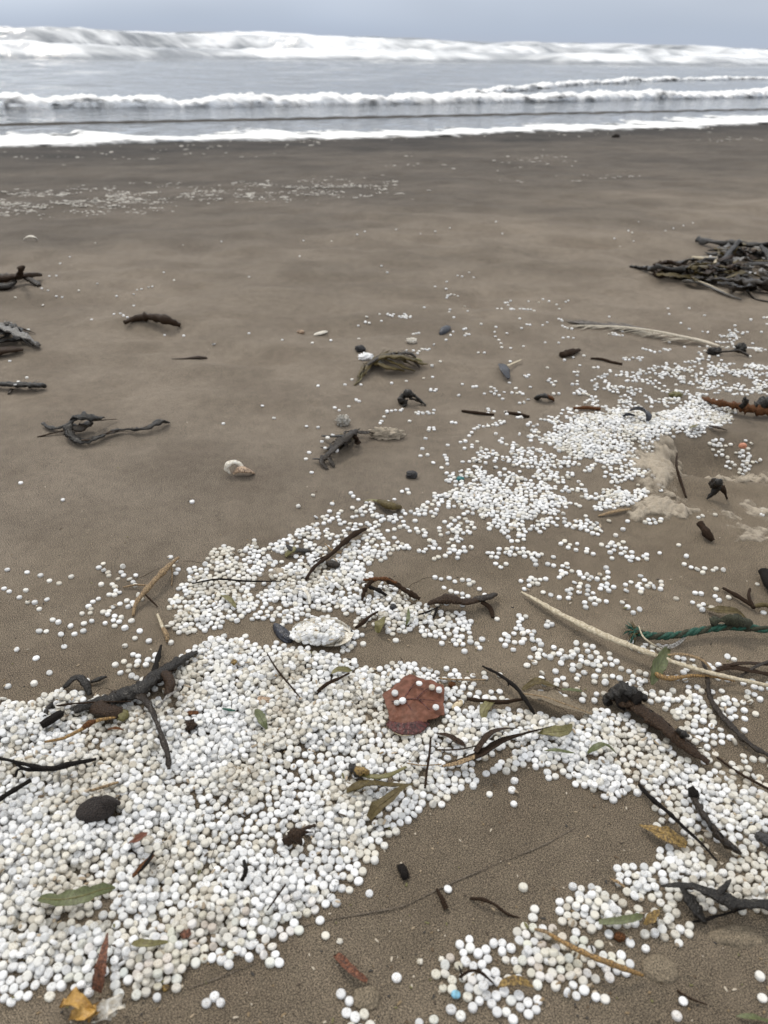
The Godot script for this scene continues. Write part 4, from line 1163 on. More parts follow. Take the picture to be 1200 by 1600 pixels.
	# landward sand
	strand("bark_chip", "black bark chip on the bare landward sand", "driftwood", [[626, 1352, 1], [631, 1362, 3], [635, 1374, 1]], [12, 16, 10], "bark_black", {"flat": 0.5}, [], "the black bark chip")
	strand("twig", "short brown root twig beside the lone pellet on the landward sand", "twig", [[683, 1390, 1], [690, 1403, 3], [697, 1420, 1]], [5, 8, 9], "bark", {"rough": 0.25})
	strand("root_twig", "thin curved root twig landward of the lone pellet", "twig", [[735, 1404, 1], [756, 1406, 4], [775, 1415, 3], [792, 1428, 1], [812, 1434, 0]], [4, 6, 5, 4, 2], "bark", {"rough": 0.2})
	leaf("reddish_leaf", "rolled red brown leaf fragment lying on bare landward sand", [[526, 1493, 1], [540, 1508, 4], [556, 1522, 4], [573, 1533, 1]], 15, "rust", "the rolled red leaf", {"cup": 0.5}, [0.7, 1.0, 0.9, 0.8, 0.5])
	for c in [[656, 1504, "chip of pale shell by itself seaward of the near corner drift"], [690, 1500, "cream shell chip nearest the near corner drift"], [531, 1472, "white grain of shell near the rolled red leaf"]]:
		body("shell_chip", c[2], "shell", c[0], c[1], 9, 9, 6, "shell", {"rough": 0.35, "freq": 2.5})
	strand("sand_ridge", "", "", [[400, 1470, 0.2], [470, 1448, 0.5], [520, 1436, 0.4], [610, 1420, 0.8], [640, 1412, 0.5]], [1, 2, 1, 3, 1], "crack", {"flat": 0.4, "rough": 0.5, "loose": true}).set_meta("kind", "structure")
	strand("sand_ridge", "", "", [[640, 1412, 0.3], [700, 1382, 0.5], [780, 1348, 0.6], [850, 1320, 0.4], [900, 1292, 0.4]], [1, 3, 1, 3, 1], "crack", {"flat": 0.4, "rough": 0.5, "loose": true}).set_meta("kind", "structure")
	strand("sand_ridge", "", "", [[120, 1595, 0.2], [200, 1562, 0.6], [270, 1550, 0.6], [330, 1532, 0.4], [400, 1505, 0.3]], [2, 3, 1, 3, 1], "crack", {"flat": 0.4, "rough": 0.5, "loose": true}).set_meta("kind", "structure")
	# near corner
	strand("black_twig", "wiry black twig running down into the near corner drift", "twig", [[998, 1226, 3], [1018, 1248, 5], [1045, 1270, 6], [1072, 1296, 6], [1098, 1320, 5], [1120, 1345, 3]], [5, 7, 6, 5, 4, 4], "bark_black", {"rough": 0.2}, [], "the wiry black twig")
	strand("rotten_stick", "dark rotten stick with a knobbed end in the sandy scum", "stick", [[1080, 1236, 5], [1092, 1262, 6], [1112, 1290, 6], [1132, 1315, 5], [1158, 1334, 2]], [9, 10, 11, 12, 6], "kelp_dark", {"rough": 0.35, "per": 10, "shred": 5}, [["knob", [[1078, 1232, 5], [1084, 1240, 7], [1090, 1250, 5]], [10, 14, 10], "bark_black", {"rough": 0.4}]], "the rotten stick")
	leaf("yellow_leaf", "pointed mustard yellow leaf at the edge of the near corner drift", [[999, 1289, 2], [1022, 1297, 5], [1045, 1306, 7], [1072, 1320, 3]], 23, "ochre", "the mustard leaf", {}, [0.1, 0.55, 0.9, 1.0, 0.5])
	strand("kelp_strap", "black kelp strap with a side branch across the near corner drift", "seaweed", [[1032, 1384, 4], [1060, 1383, 7], [1090, 1387, 9], [1120, 1400, 10], [1150, 1410, 9], [1190, 1413, 8], [1240, 1420, 6]], [4, 10, 13, 21, 22, 18, 15], "kelp_black", {"flat": 0.35, "rough": 0.25, "main": "strap", "per": 10, "ruffle": 0.4, "shred": 10}, [["branch", [[1066, 1386, 7], [1080, 1410, 6], [1092, 1426, 5], [1102, 1438, 2]], [12, 22, 24, 14], "kelp_black"], ["branch", [[1120, 1398, 10], [1134, 1384, 12], [1142, 1374, 8]], [10, 8, 4], "kelp_black"], ["thin_stem", [[1082, 1441, 2], [1112, 1434, 4], [1140, 1426, 5], [1165, 1418, 5]], [4, 5, 5, 4], "bark_black"]], "the black kelp strap")
	strand("black_stone", "angular black stone chip at the beach edge beside the rotten stick", "stone", [[1186, 1306, 3], [1198, 1312, 6], [1216, 1318, 3]], [16, 22, 14], "stone", {"rough": 0.2, "flat": 0.8})
	leaf("willow_leaf", "olive yellow leaf bridging the two halves of the near corner drift", [[936, 1441, 3], [965, 1439, 6], [992, 1434, 7], [1004, 1430, 3]], 13, "green", "the long olive leaf", {}, [0.6, 0.9, 1.0, 0.8, 0.3])
	leaf("yellow_leaf", "short yellow leaf upturned at the end of the long olive leaf", [[1006, 1444, 3], [1018, 1434, 7], [1030, 1422, 4]], 16, "ochre", "the upturned yellow leaf")
	body("amber_nut", "small amber nut between pellets beside the golden straw", "seed", 967, 1467, 18, 14, 14, "bark_orange", {"rough": 0.12}, "the amber nut")
	leaf("brown_leaf", "thin brown leaf tip lying at the seaward point of the corner drift", [[953, 1372, 1], [964, 1378, 3], [978, 1388, 1]], 7, "straw")
	strand("golden_straw", "golden ridged straw lying across the near corner drift", "straw", [[850, 1454, 3], [880, 1472, 6], [915, 1490, 8], [955, 1506, 8], [1005, 1524, 3]], [5, 7, 9, 10, 5], "gold_straw", {"rough": 0.15}, [["side_blade", [[836, 1452, 2], [850, 1455, 4], [868, 1464, 4]], [4, 6, 4], "straw"]], "the golden straw")
	leaf("yellow_leaf", "curved mustard leaf between the two nearest pellet clusters", [[778, 1543, 2], [792, 1534, 5], [812, 1532, 6], [834, 1542, 3]], 15, "ochre", "the curved mustard leaf")
	strand("curled_twig", "curling brown tendril over the cluster with the blue bead", "twig", [[718, 1527, 4], [735, 1517, 8], [752, 1520, 8], [770, 1536, 4]], [4, 5, 5, 3], "bark", {"rough": 0.15}, [["side_twig", [[717, 1510, 3], [720, 1518, 6], [722, 1532, 3]], [3, 3, 2], "bark_black"]], "the curling tendril")
	body("glitter_bead", "sparkly pale blue bead among the white pellets", "bead", 712, 1556, 15, 13, 11, "glitter_blue", {"rough": 0.05}, "the blue bead")
	body("foam_bubble", "sandy brown foam dome beside the golden straw's end", "foam", 1032, 1515, 58, 46, 20, "film", {"rough": 0.1, "freq": 1.4, "sit": 0.0}, "the sandy foam dome")
	body("foam_bubble", "low sandy foam swelling landward of the black kelp strap", "foam", 1150, 1462, 90, 40, 16, "film", {"rough": 0.2, "sit": -0.2})
	body("foam_bubble", "sandy foam dome at the near edge of the open sand", "foam", 572, 1560, 46, 40, 18, "film", {"rough": 0.15, "sit": -0.1})
	strand("twig", "tiny brown stem beside the two pellets nearest the beach edge", "twig", [[1058, 1548, 1], [1078, 1560, 2], [1105, 1570, 1]], [4, 4, 2], "bark")
	leaf("willow_leaf", "green leaf tip just entering at the very near corner", [[1150, 1588, 1], [1180, 1590, 3], [1215, 1600, 1]], 12, "green")


func rope():
	# three laid strands, caked with weed at one end and frayed there
	var c := curve([[992, 985, 4], [1012, 993, 5], [1050, 993, 6], [1090, 986, 6], [1130, 980, 7], [1170, 981, 7], [1240, 988, 6]], 12)
	var root := base("rope", c[0], "frayed green rope end with brown weed caught on it", "rope")
	block(c, [16])
	marks.append([c[18], "the frayed green rope"])
	var m := mpp(c[c.size() / 2])
	for s in 3:
		var pts := PackedVector3Array()
		for i in c.size():
			var dir := (c[mini(i + 1, c.size() - 1)] - c[maxi(i - 1, 0)]).normalized()
			var side := dir.cross(Vector3.UP).normalized()
			var a := i * 0.55 + TAU * s / 3.0
			pts.append(c[i] + (side * cos(a) + Vector3.UP * sin(a)) * 2.7 * m)
		put(sweep(pts, root.position, [7, 6.6, 6.6, 7], {"rough": 0.2, "seg": 7}), "strand", M["rope_dirty" if s == 2 else "rope"], root)
	for k in 26:
		var a := rng.randf_range(1.9, 4.6)
		var l := rng.randf_range(12, 28)
		var tuft := curve([[994 + rng.randf_range(-4, 6), 986 + rng.randf_range(-3, 6), 4], [994 + cos(a) * l * 0.5, 986 - sin(a) * l * 0.5, rng.randf_range(3, 9)], [992 + cos(a) * l * 0.7, 990 - sin(a) * l, rng.randf_range(0, 5)]], 4)
		put(sweep(tuft, root.position, [2.6, 2.2, 0.8], {"seg": 4}), "frayed_fibre", M["rope" if k % 3 else "kelp_olive"], root)
	put(sweep(curve([[998, 978, 6], [1005, 995, 8], [1022, 1008, 6], [1035, 1014, 2]], 6), root.position, [2, 3, 3, 2], {"seg": 5}), "pale_fibre", M["pale"], root)
	strand("weed_scrap", "tuft of greenish grey weed clinging to the green rope", "seaweed", [[1110, 972, 10], [1135, 968, 13], [1160, 972, 12], [1172, 976, 8]], [10, 18, 20, 8], "rope_dirty", {"rough": 0.6, "loose": true})
	strand("plastic_strip", "torn clear plastic strip between the rope and the reed", "plastic", [[1022, 1008, 4], [1045, 1012, 9], [1062, 1004, 8], [1072, 994, 4]], [4, 9, 6, 2], "silver_weed", {"flat": 0.15, "cup": 0.5})


func red_leaf():
	# a square, rusty leaf with its near edge rolled under
	var c := curve([[600, 1128, 4], [615, 1108, 6], [650, 1090, 7], [690, 1098, 5]], 6)
	var corners := [[598, 1090], [640, 1056], [692, 1078], [695, 1122], [655, 1140], [610, 1134]]
	var poly := PackedVector2Array()
	var mid := Vector3.ZERO
	for q in corners:
		var p := on(q[0], q[1], 1.0)
		poly.append(Vector2(p.x, p.z))
		mid += p / corners.size()
	var root := base("red_leaf", mid, "large square rusty red leaf with pellets lying on it", "leaf")
	marks.append([mid, "the large red leaf"])
	var n := 40
	var lo := poly[0]
	var hi := poly[0]
	for q in poly:
		lo = lo.min(q)
		hi = hi.max(q)
	var pos := PackedVector3Array()
	var uv := PackedVector2Array()
	var centre := Vector2(mid.x, mid.z)
	# rings of the outline, shrunk towards the middle; the sheet bows and the near edge curls down
	var st := SurfaceTool.new()
	st.begin(Mesh.PRIMITIVE_TRIANGLES)
	var around := 72
	var rings := 14
	for layer in 2:
		for i in rings + 1:
			for j in around:
				var f := float(j) / around * poly.size()
				var k := int(f)
				var e := poly[k].lerp(poly[(k + 1) % poly.size()], f - k)
				e += (e - centre) * (0.09 * n_fine.get_noise_2d(j * 0.22, 3.0) + 0.07 * n_fine.get_noise_2d(j * 0.9, 8.0))
				var q := centre.lerp(e, float(i) / rings)
				var bow := 0.0036 - 0.0022 * pow(float(i) / rings, 2.0) + 0.0016 * n_mid.get_noise_2d(q.x * 40.0, q.y * 40.0) + 0.0004 * n_fine.get_noise_2d(q.x * 300.0, q.y * 300.0)
				st.set_uv(Vector2(q.x, q.y))
				st.add_vertex(Vector3(q.x, ground(q.x, q.y) + 0.0035 + bow - layer * 0.0005, q.y) - mid)
	for layer in 2:
		for i in rings:
			for j in around:
				var a := layer * (rings + 1) * around + i * around + j
				var b := layer * (rings + 1) * around + i * around + (j + 1) % around
				for k in ([a, b, a + around, b, b + around, a + around] if layer == 1 else [a, a + around, b, b, a + around, b + around]):
					st.add_index(k)
	st.generate_normals()
	put(st.commit(), "blade", M["leaf_red"], root)
	for v in [[[612, 1096, 7.5], [645, 1092, 8], [688, 1096, 6]], [[630, 1094, 7.5], [640, 1078, 7], [650, 1064, 5.5]], [[650, 1092, 7.5], [665, 1078, 7], [676, 1072, 5.5]], [[632, 1094, 7.5], [645, 1112, 6.5], [652, 1124, 5]], [[655, 1093, 7.5], [670, 1108, 6.5], [682, 1116, 5]]]:
		put(sweep(curve(v, 5).duplicate(), mid, [2.0, 1.6, 0.8], {"seg": 5, "rough": 0.2}), "vein", M["leaf_maroon"], root)
	put(sweep(curve([[606, 1130, 3], [625, 1139, 5], [650, 1138, 5], [668, 1128, 3]], 6), mid, [8, 18, 20, 8], {"flat": 0.3, "cup": 0.4, "turn": -0.5}), "rolled_edge", M["leaf_maroon"], root)
	put(sweep(curve([[610, 1136, 2], [622, 1144, 3], [640, 1146, 3], [662, 1138, 2]], 6), mid, [4, 10, 9, 3], {"flat": 0.25}), "torn_rim", M["cream"], root)
	for q in [[620, 1075], [650, 1075], [680, 1090], [620, 1100], [650, 1100], [680, 1115], [620, 1125], [650, 1130], [610, 1090], [635, 1115], [665, 1120], [665, 1085], [635, 1085]]:
		block(PackedVector3Array([spot(q[0], q[1])]), [22], 0.5)
	for q in [[617, 1083], [620, 1098], [629, 1095], [681, 1105], [675, 1074], [655, 1068], [686, 1078]]:
		var p := spot(q[0], q[1], 0.0085)
		add_pellet(p, tilt(0.25), white_tone(0.05))


func wrapper():
	var o := base("crumpled_wrapper", on(130, 1580), "crumpled gold and white foil wrapper scrap at the near edge of the drift", "litter")
	marks.append([on(130, 1575), "the crumpled wrapper"])
	var parts := [["gold_fold", [[100, 1572, 2], [122, 1566, 8], [138, 1578, 5]], [18, 28, 14], "foil_gold"], ["gold_fold", [[112, 1586, 2], [132, 1582, 8], [142, 1572, 4]], [12, 20, 10], "foil_gold"], ["gold_fold", [[140, 1592, 1], [152, 1580, 6], [156, 1572, 4]], [10, 18, 14], "foil_gold"], ["white_fold", [[158, 1592, 2], [168, 1575, 9], [186, 1568, 7], [190, 1574, 3]], [10, 22, 16, 5], "foil_white"], ["white_fold", [[160, 1568, 5], [172, 1578, 9], [180, 1582, 4]], [12, 18, 8], "foil_white"], ["white_fold", [[150, 1598, 1], [160, 1592, 5], [170, 1594, 2]], [10, 14, 8], "foil_white"]]
	for p in parts:
		var c := curve(p[1], 5)
		block(c, p[2])
		put(sweep(c, o.position, p[2], {"flat": 0.12, "cup": 0.7, "ruffle": 0.9, "turn": rng.randf_range(-0.7, 0.7), "seg": 10, "rough": 0.3}), p[0], M[p[3]], o)


# ------------------------------------------------------------------ pellets

func drift(ring: Array, layers: float, dirt: float, gaps := 0.0):
	var poly := PackedVector2Array()
	for c in ring:
		var p := spot(c[0], c[1])
		poly.append(Vector2(p.x, p.z))
	var lo := poly[0]
	var hi := poly[0]
	for q in poly:
		lo = lo.min(q)
		hi = hi.max(q)
	drifts.append({"poly": poly, "layers": layers, "dirt": dirt, "gaps": gaps, "box": Rect2(lo, hi - lo)})


func plan_drifts():
	# main drift at the near left
	drift([[-70, 1110], [50, 1104], [100, 1090], [160, 1100], [215, 1085], [290, 1025], [350, 998], [400, 1012], [470, 1020], [560, 1040], [610, 1065], [602, 1120], [560, 1170], [470, 1165], [440, 1185], [430, 1230], [330, 1270], [340, 1330], [300, 1400], [240, 1440], [120, 1460], [-70, 1465]], 3.0, 0.45)
	drift([[-70, 1440], [120, 1445], [260, 1420], [330, 1330], [440, 1320], [520, 1300], [575, 1340], [545, 1375], [490, 1420], [435, 1470], [390, 1495], [310, 1500], [240, 1545], [170, 1550], [100, 1572], [-70, 1570]], 2.2, 0.3, 0.12)
	drift([[430, 1290], [520, 1225], [560, 1170], [610, 1130], [690, 1150], [720, 1200], [745, 1210], [690, 1250], [640, 1280], [590, 1325], [530, 1370], [440, 1400]], 1.9, 0.4)
	drift([[310, 1210], [420, 1170], [480, 1150], [560, 1165], [555, 1230], [480, 1290], [400, 1330], [330, 1330]], 0.34, 0.05, -1.0)
	drift([[690, 1150], [720, 1110], [800, 1115], [850, 1125], [920, 1110], [960, 1112], [1010, 1135], [1060, 1180], [1090, 1220], [1070, 1240], [1000, 1225], [985, 1240], [945, 1245], [880, 1222], [830, 1195], [770, 1205], [730, 1220]], 2.2, 0.35)
	drift([[560, 1050], [620, 1040], [660, 1040], [700, 1062], [690, 1080], [610, 1080]], 1.2, 0.05)
	drift([[700, 1050], [790, 1050], [800, 1110], [720, 1120], [690, 1100]], 0.4, 0.1)
	# near corner
	drift([[1020, 1240], [1070, 1220], [1110, 1200], [1210, 1250], [1260, 1330], [1250, 1440], [1100, 1435], [1020, 1430], [965, 1390], [960, 1365], [1010, 1335], [1060, 1330], [1070, 1310], [1030, 1275]], 1.35, 0.5, 0.2)
	drift([[1090, 1180], [1210, 1210], [1240, 1330], [1130, 1330], [1090, 1260]], 0.25, 0.95)
	drift([[868, 1415], [890, 1395], [930, 1395], [965, 1412], [970, 1430], [930, 1450], [890, 1450], [868, 1430]], 2.4, 0.35)
	drift([[930, 1440], [985, 1410], [1060, 1425], [1090, 1445], [1060, 1470], [1030, 1480], [960, 1470]], 1.0, 0.1)
	drift([[780, 1485], [830, 1450], [880, 1445], [940, 1470], [985, 1500], [960, 1530], [900, 1520], [860, 1545], [800, 1520]], 1.3, 0.55)
	drift([[690, 1520], [700, 1495], [735, 1475], [765, 1490], [780, 1520], [790, 1560], [750, 1570], [700, 1560]], 1.8, 0.2)
	drift([[780, 1550], [800, 1540], [835, 1560], [830, 1585], [795, 1590]], 1.2, 0.1)
	drift([[560, 1590], [600, 1575], [680, 1580], [690, 1640], [540, 1640]], 0.5, 0.5)
	# middle drifts
	drift([[265, 945], [300, 895], [345, 855], [400, 850], [430, 880], [400, 910], [420, 945], [330, 985], [270, 985]], 1.35, 0.55, 0.1)
	drift([[420, 900], [470, 880], [540, 872], [575, 900], [560, 950], [530, 960], [470, 950], [420, 940]], 1.9, 0.4)
	drift([[420, 850], [480, 835], [570, 850], [560, 880], [470, 885]], 0.42, 0.3)
	drift([[540, 855], [560, 850], [630, 850], [635, 865], [610, 885], [545, 875]], 0.5, 0.2)
	drift([[340, 960], [420, 940], [490, 940], [480, 965], [400, 965]], 0.45, 0.1)
	drift([[555, 955], [580, 915], [640, 925], [660, 945], [725, 950], [735, 990], [715, 1010], [650, 985], [560, 990]], 1.4, 0.45, 0.05)
	drift([[460, 985], [475, 968], [500, 966], [530, 978], [548, 995], [545, 1010], [480, 1010], [455, 1000]], 3.4, 0.15)
	drift([[660, 900], [730, 900], [790, 940], [830, 1000], [780, 1035], [720, 1010], [740, 960]], 0.16, 0.2)
	# far drifts
	drift([[845, 690], [870, 665], [920, 648], [960, 638], [1010, 645], [1030, 665], [1045, 690], [1010, 710], [960, 728], [900, 715]], 1.4, 0.2, 0.2)
	drift([[1000, 690], [1010, 655], [1060, 640], [1090, 622], [1130, 630], [1150, 645], [1130, 660], [1090, 682], [1045, 690]], 1.5, 0.15)
	drift([[705, 775], [740, 735], [790, 740], [850, 735], [890, 785], [880, 805], [800, 825], [760, 815]], 1.0, 0.15, 0.35)
	drift([[670, 780], [700, 755], [740, 740], [760, 780], [700, 795]], 0.25, 0.2)
	drift([[920, 785], [945, 765], [990, 768], [1010, 765], [1010, 778], [970, 792], [930, 800]], 1.1, 0.25)
	drift([[940, 725], [1000, 730], [1040, 750], [1030, 765], [1000, 752], [950, 745]], 0.6, 0.4)
	drift([[850, 660], [900, 620], [960, 590], [1030, 565], [1100, 560], [1230, 570], [1230, 620], [1100, 620], [1010, 640], [900, 655]], 0.16, 0.1)
	drift([[1020, 575], [1200, 570], [1210, 612], [1080, 612]], 0.16, 0.1)
	drift([[1110, 690], [1150, 685], [1195, 705], [1190, 715], [1120, 702]], 0.5, 0.3)
	drift([[670, 800], [730, 790], [760, 830], [720, 850], [680, 835]], 0.2, 0.1)
	# thin scatter round and between
	drift([[560, 520], [760, 440], [900, 470], [1000, 550], [880, 640], [720, 650], [560, 700]], 0.008, 0.05)
	drift([[850, 640], [1000, 550], [1220, 480], [1220, 560], [1020, 580]], 0.05, 0.1)
	drift([[640, 790], [720, 730], [800, 690], [860, 650], [930, 700], [1000, 740], [960, 790], [900, 810], [860, 840], [740, 840]], 0.13, 0.15)
	drift([[680, 690], [760, 640], [860, 600], [880, 650], [820, 720], [700, 740]], 0.035, 0.1)
	drift([[420, 860], [520, 790], [640, 760], [680, 790], [600, 850], [480, 870]], 0.09, 0.1)
	drift([[480, 810], [640, 790], [680, 850], [640, 880], [520, 860], [450, 850]], 0.14, 0.1)
	drift([[640, 830], [900, 800], [960, 830], [1010, 900], [1040, 960], [960, 960], [840, 930], [760, 880], [650, 870]], 0.14, 0.15)
	drift([[880, 800], [1210, 800], [1220, 960], [1060, 960], [990, 900]], 0.05, 0.4)
	drift([[930, 1010], [1010, 1000], [1080, 1040], [1210, 1000], [1220, 1160], [1120, 1180], [1010, 1110], [930, 1080], [850, 1050], [860, 1020]], 0.17, 0.25)
	drift([[880, 1020], [960, 1010], [1010, 1040], [1000, 1080], [900, 1060]], 0.2, 0.15)
	drift([[1060, 1090], [1130, 1100], [1180, 1180], [1120, 1200], [1060, 1140]], 0.4, 0.5)
	drift([[840, 1050], [900, 1040], [960, 1090], [900, 1110], [830, 1080]], 0.3, 0.4)
	drift([[800, 945], [850, 940], [870, 1020], [820, 1060], [780, 1000]], 0.12, 0.1)
	drift([[870, 1500], [960, 1530], [970, 1560], [880, 1560]], 0.1, 0.1)
	drift([[150, 880], [280, 870], [290, 960], [230, 1010], [150, 970]], 0.09, 0.35)
	drift([[590, 640], [780, 600], [860, 560], [900, 520], [1000, 500], [860, 640], [700, 720], [600, 720]], 0.012, 0.1)
	drift([[190, 1020], [240, 1000], [240, 1050], [200, 1070]], 0.3, 0.3)


func white_tone(dirt: float) -> Color:
	var r := rng.randf()
	var c := Color(0.82, 0.82, 0.815)
	if r < 0.22:
		c = Color(0.88, 0.88, 0.88)
	elif r < 0.42:
		c = Color(0.72, 0.722, 0.72)
	elif r < 0.5:
		c = Color(0.63, 0.63, 0.62)
	elif r < 0.65:
		c = Color(0.80, 0.782, 0.735)
	if rng.randf() < dirt:
		c = [Color(0.74, 0.715, 0.65), Color(0.64, 0.61, 0.54), Color(0.69, 0.67, 0.615), Color(0.55, 0.51, 0.435), Color(0.77, 0.76, 0.725), Color(0.75, 0.715, 0.63)][rng.randi() % 6]
	c = c.lerp(Color(0.55, 0.495, 0.41), maxf(0.0, dirt - 0.6) * rng.randf())
	var k := rng.randf_range(0.95, 1.04)
	return Color(minf(c.r * k, 0.9), minf(c.g * k, 0.9), minf(c.b * k, 0.9))


func tilt(most: float) -> Basis:
	var b := Basis(Vector3.UP, rng.randf() * TAU)
	var axis := Vector3(rng.randf_range(-1, 1), 0, rng.randf_range(-1, 1)).normalized()
	return Basis(axis if axis.length() > 0.5 else Vector3.RIGHT, rng.randf() * most) * b


func add_pellet(p: Vector3, b: Basis, c: Color):
	var size := rng.randf_range(0.88, 1.09)
	b = b.scaled_local(Vector3(size * rng.randf_range(0.92, 1.08), size * (rng.randf_range(0.78, 1.15) if rng.randf() < 0.8 else rng.randf_range(1.15, 1.5)), size))
	var key := Vector2i(floori(p.x / 0.005), floori(p.z / 0.005))
	if not cells.has(key):
		cells[key] = PackedInt32Array()
	cells[key].append(pellets.size())
	pellets.append([p, b, c])


func settle(x: float, z: float) -> Array:      # [height at which a pellet comes to rest there, the one it rests on]
	var rest := ground(x, z) + PT * 0.42
	var under = null
	var cx := floori(x / 0.005)
	var cz := floori(z / 0.005)
	var reach := PR * 1.92
	for ox in [-1, 0, 1]:
		for oz in [-1, 0, 1]:
			for i in cells.get(Vector2i(cx + ox, cz + oz), PackedInt32Array()):
				var n: Vector3 = pellets[i][0]
				var d2 := (n.x - x) * (n.x - x) + (n.z - z) * (n.z - z)
				if d2 < reach * reach:
					var y := n.y + PT * sqrt(maxf(0.0, 1.0 - d2 / (reach * reach * 1.04)))
					if y > rest:
						rest = y
						under = n
	return [rest, under]


func drop(x: float, z: float, ceiling: float, dirt: float, flat_only := false) -> bool:
	# let a pellet fall at x, z: it rests on the sand or on those under it
	for ox in [-1, 0, 1]:
		for oz in [-1, 0, 1]:
			for q in blocks.get(Vector2i(floori(x / 0.02) + ox, floori(z / 0.02) + oz), []):
				var reach: float = q.z + PR * 0.55
				if (x - q.x) * (x - q.x) + (z - q.y) * (z - q.y) < reach * reach:
					return false
	var found := settle(x, z)
	for again in (0 if flat_only else 3):
		if found[1] == null:
			break
		# roll off the one underneath into the gap beside it, if that is lower
		var away := Vector2(x - found[1].x, z - found[1].z)
		away = (away.normalized() if away.length() > 0.0001 else Vector2.RIGHT) * PR * 1.94
		var nx: float = found[1].x + away.x
		var nz: float = found[1].z + away.y
		var other := settle(nx, nz)
		if other[0] >= found[0] - 0.0001:
			break
		x = nx
		z = nz
		found = other
	var g := ground(x, z)
	var rest: float = found[0]
	var held := 0 if found[1] == null else 1
	var lean := Vector3.ZERO if held == 0 else Vector3(x - found[1].x, 0, z - found[1].z)
	if held and flat_only or rest - g > ceiling:
		return false
	var b: Basis
	if held == 0:
		rest -= PT * 0.4 * rng.randf() * rng.randf()      # pressed a little into the damp sand
		var r := rng.randf()
		b = tilt(0.18 if r < 0.85 else 0.6)
		if r > 0.96:
			b = tilt(1.4)
			rest += 0.0006
	else:
		b = Basis(Vector3(lean.z, 0, -lean.x).normalized(), -clampf(lean.length() / 0.0038, 0, 1) * rng.randf_range(0.1, 0.8)) * tilt(0.45) if lean.length() > 0.0003 else tilt(0.4)
		if rng.randf() < 0.12:
			b = tilt(1.5)
	add_pellet(Vector3(x, rest, z), b, white_tone(dirt))
	return true


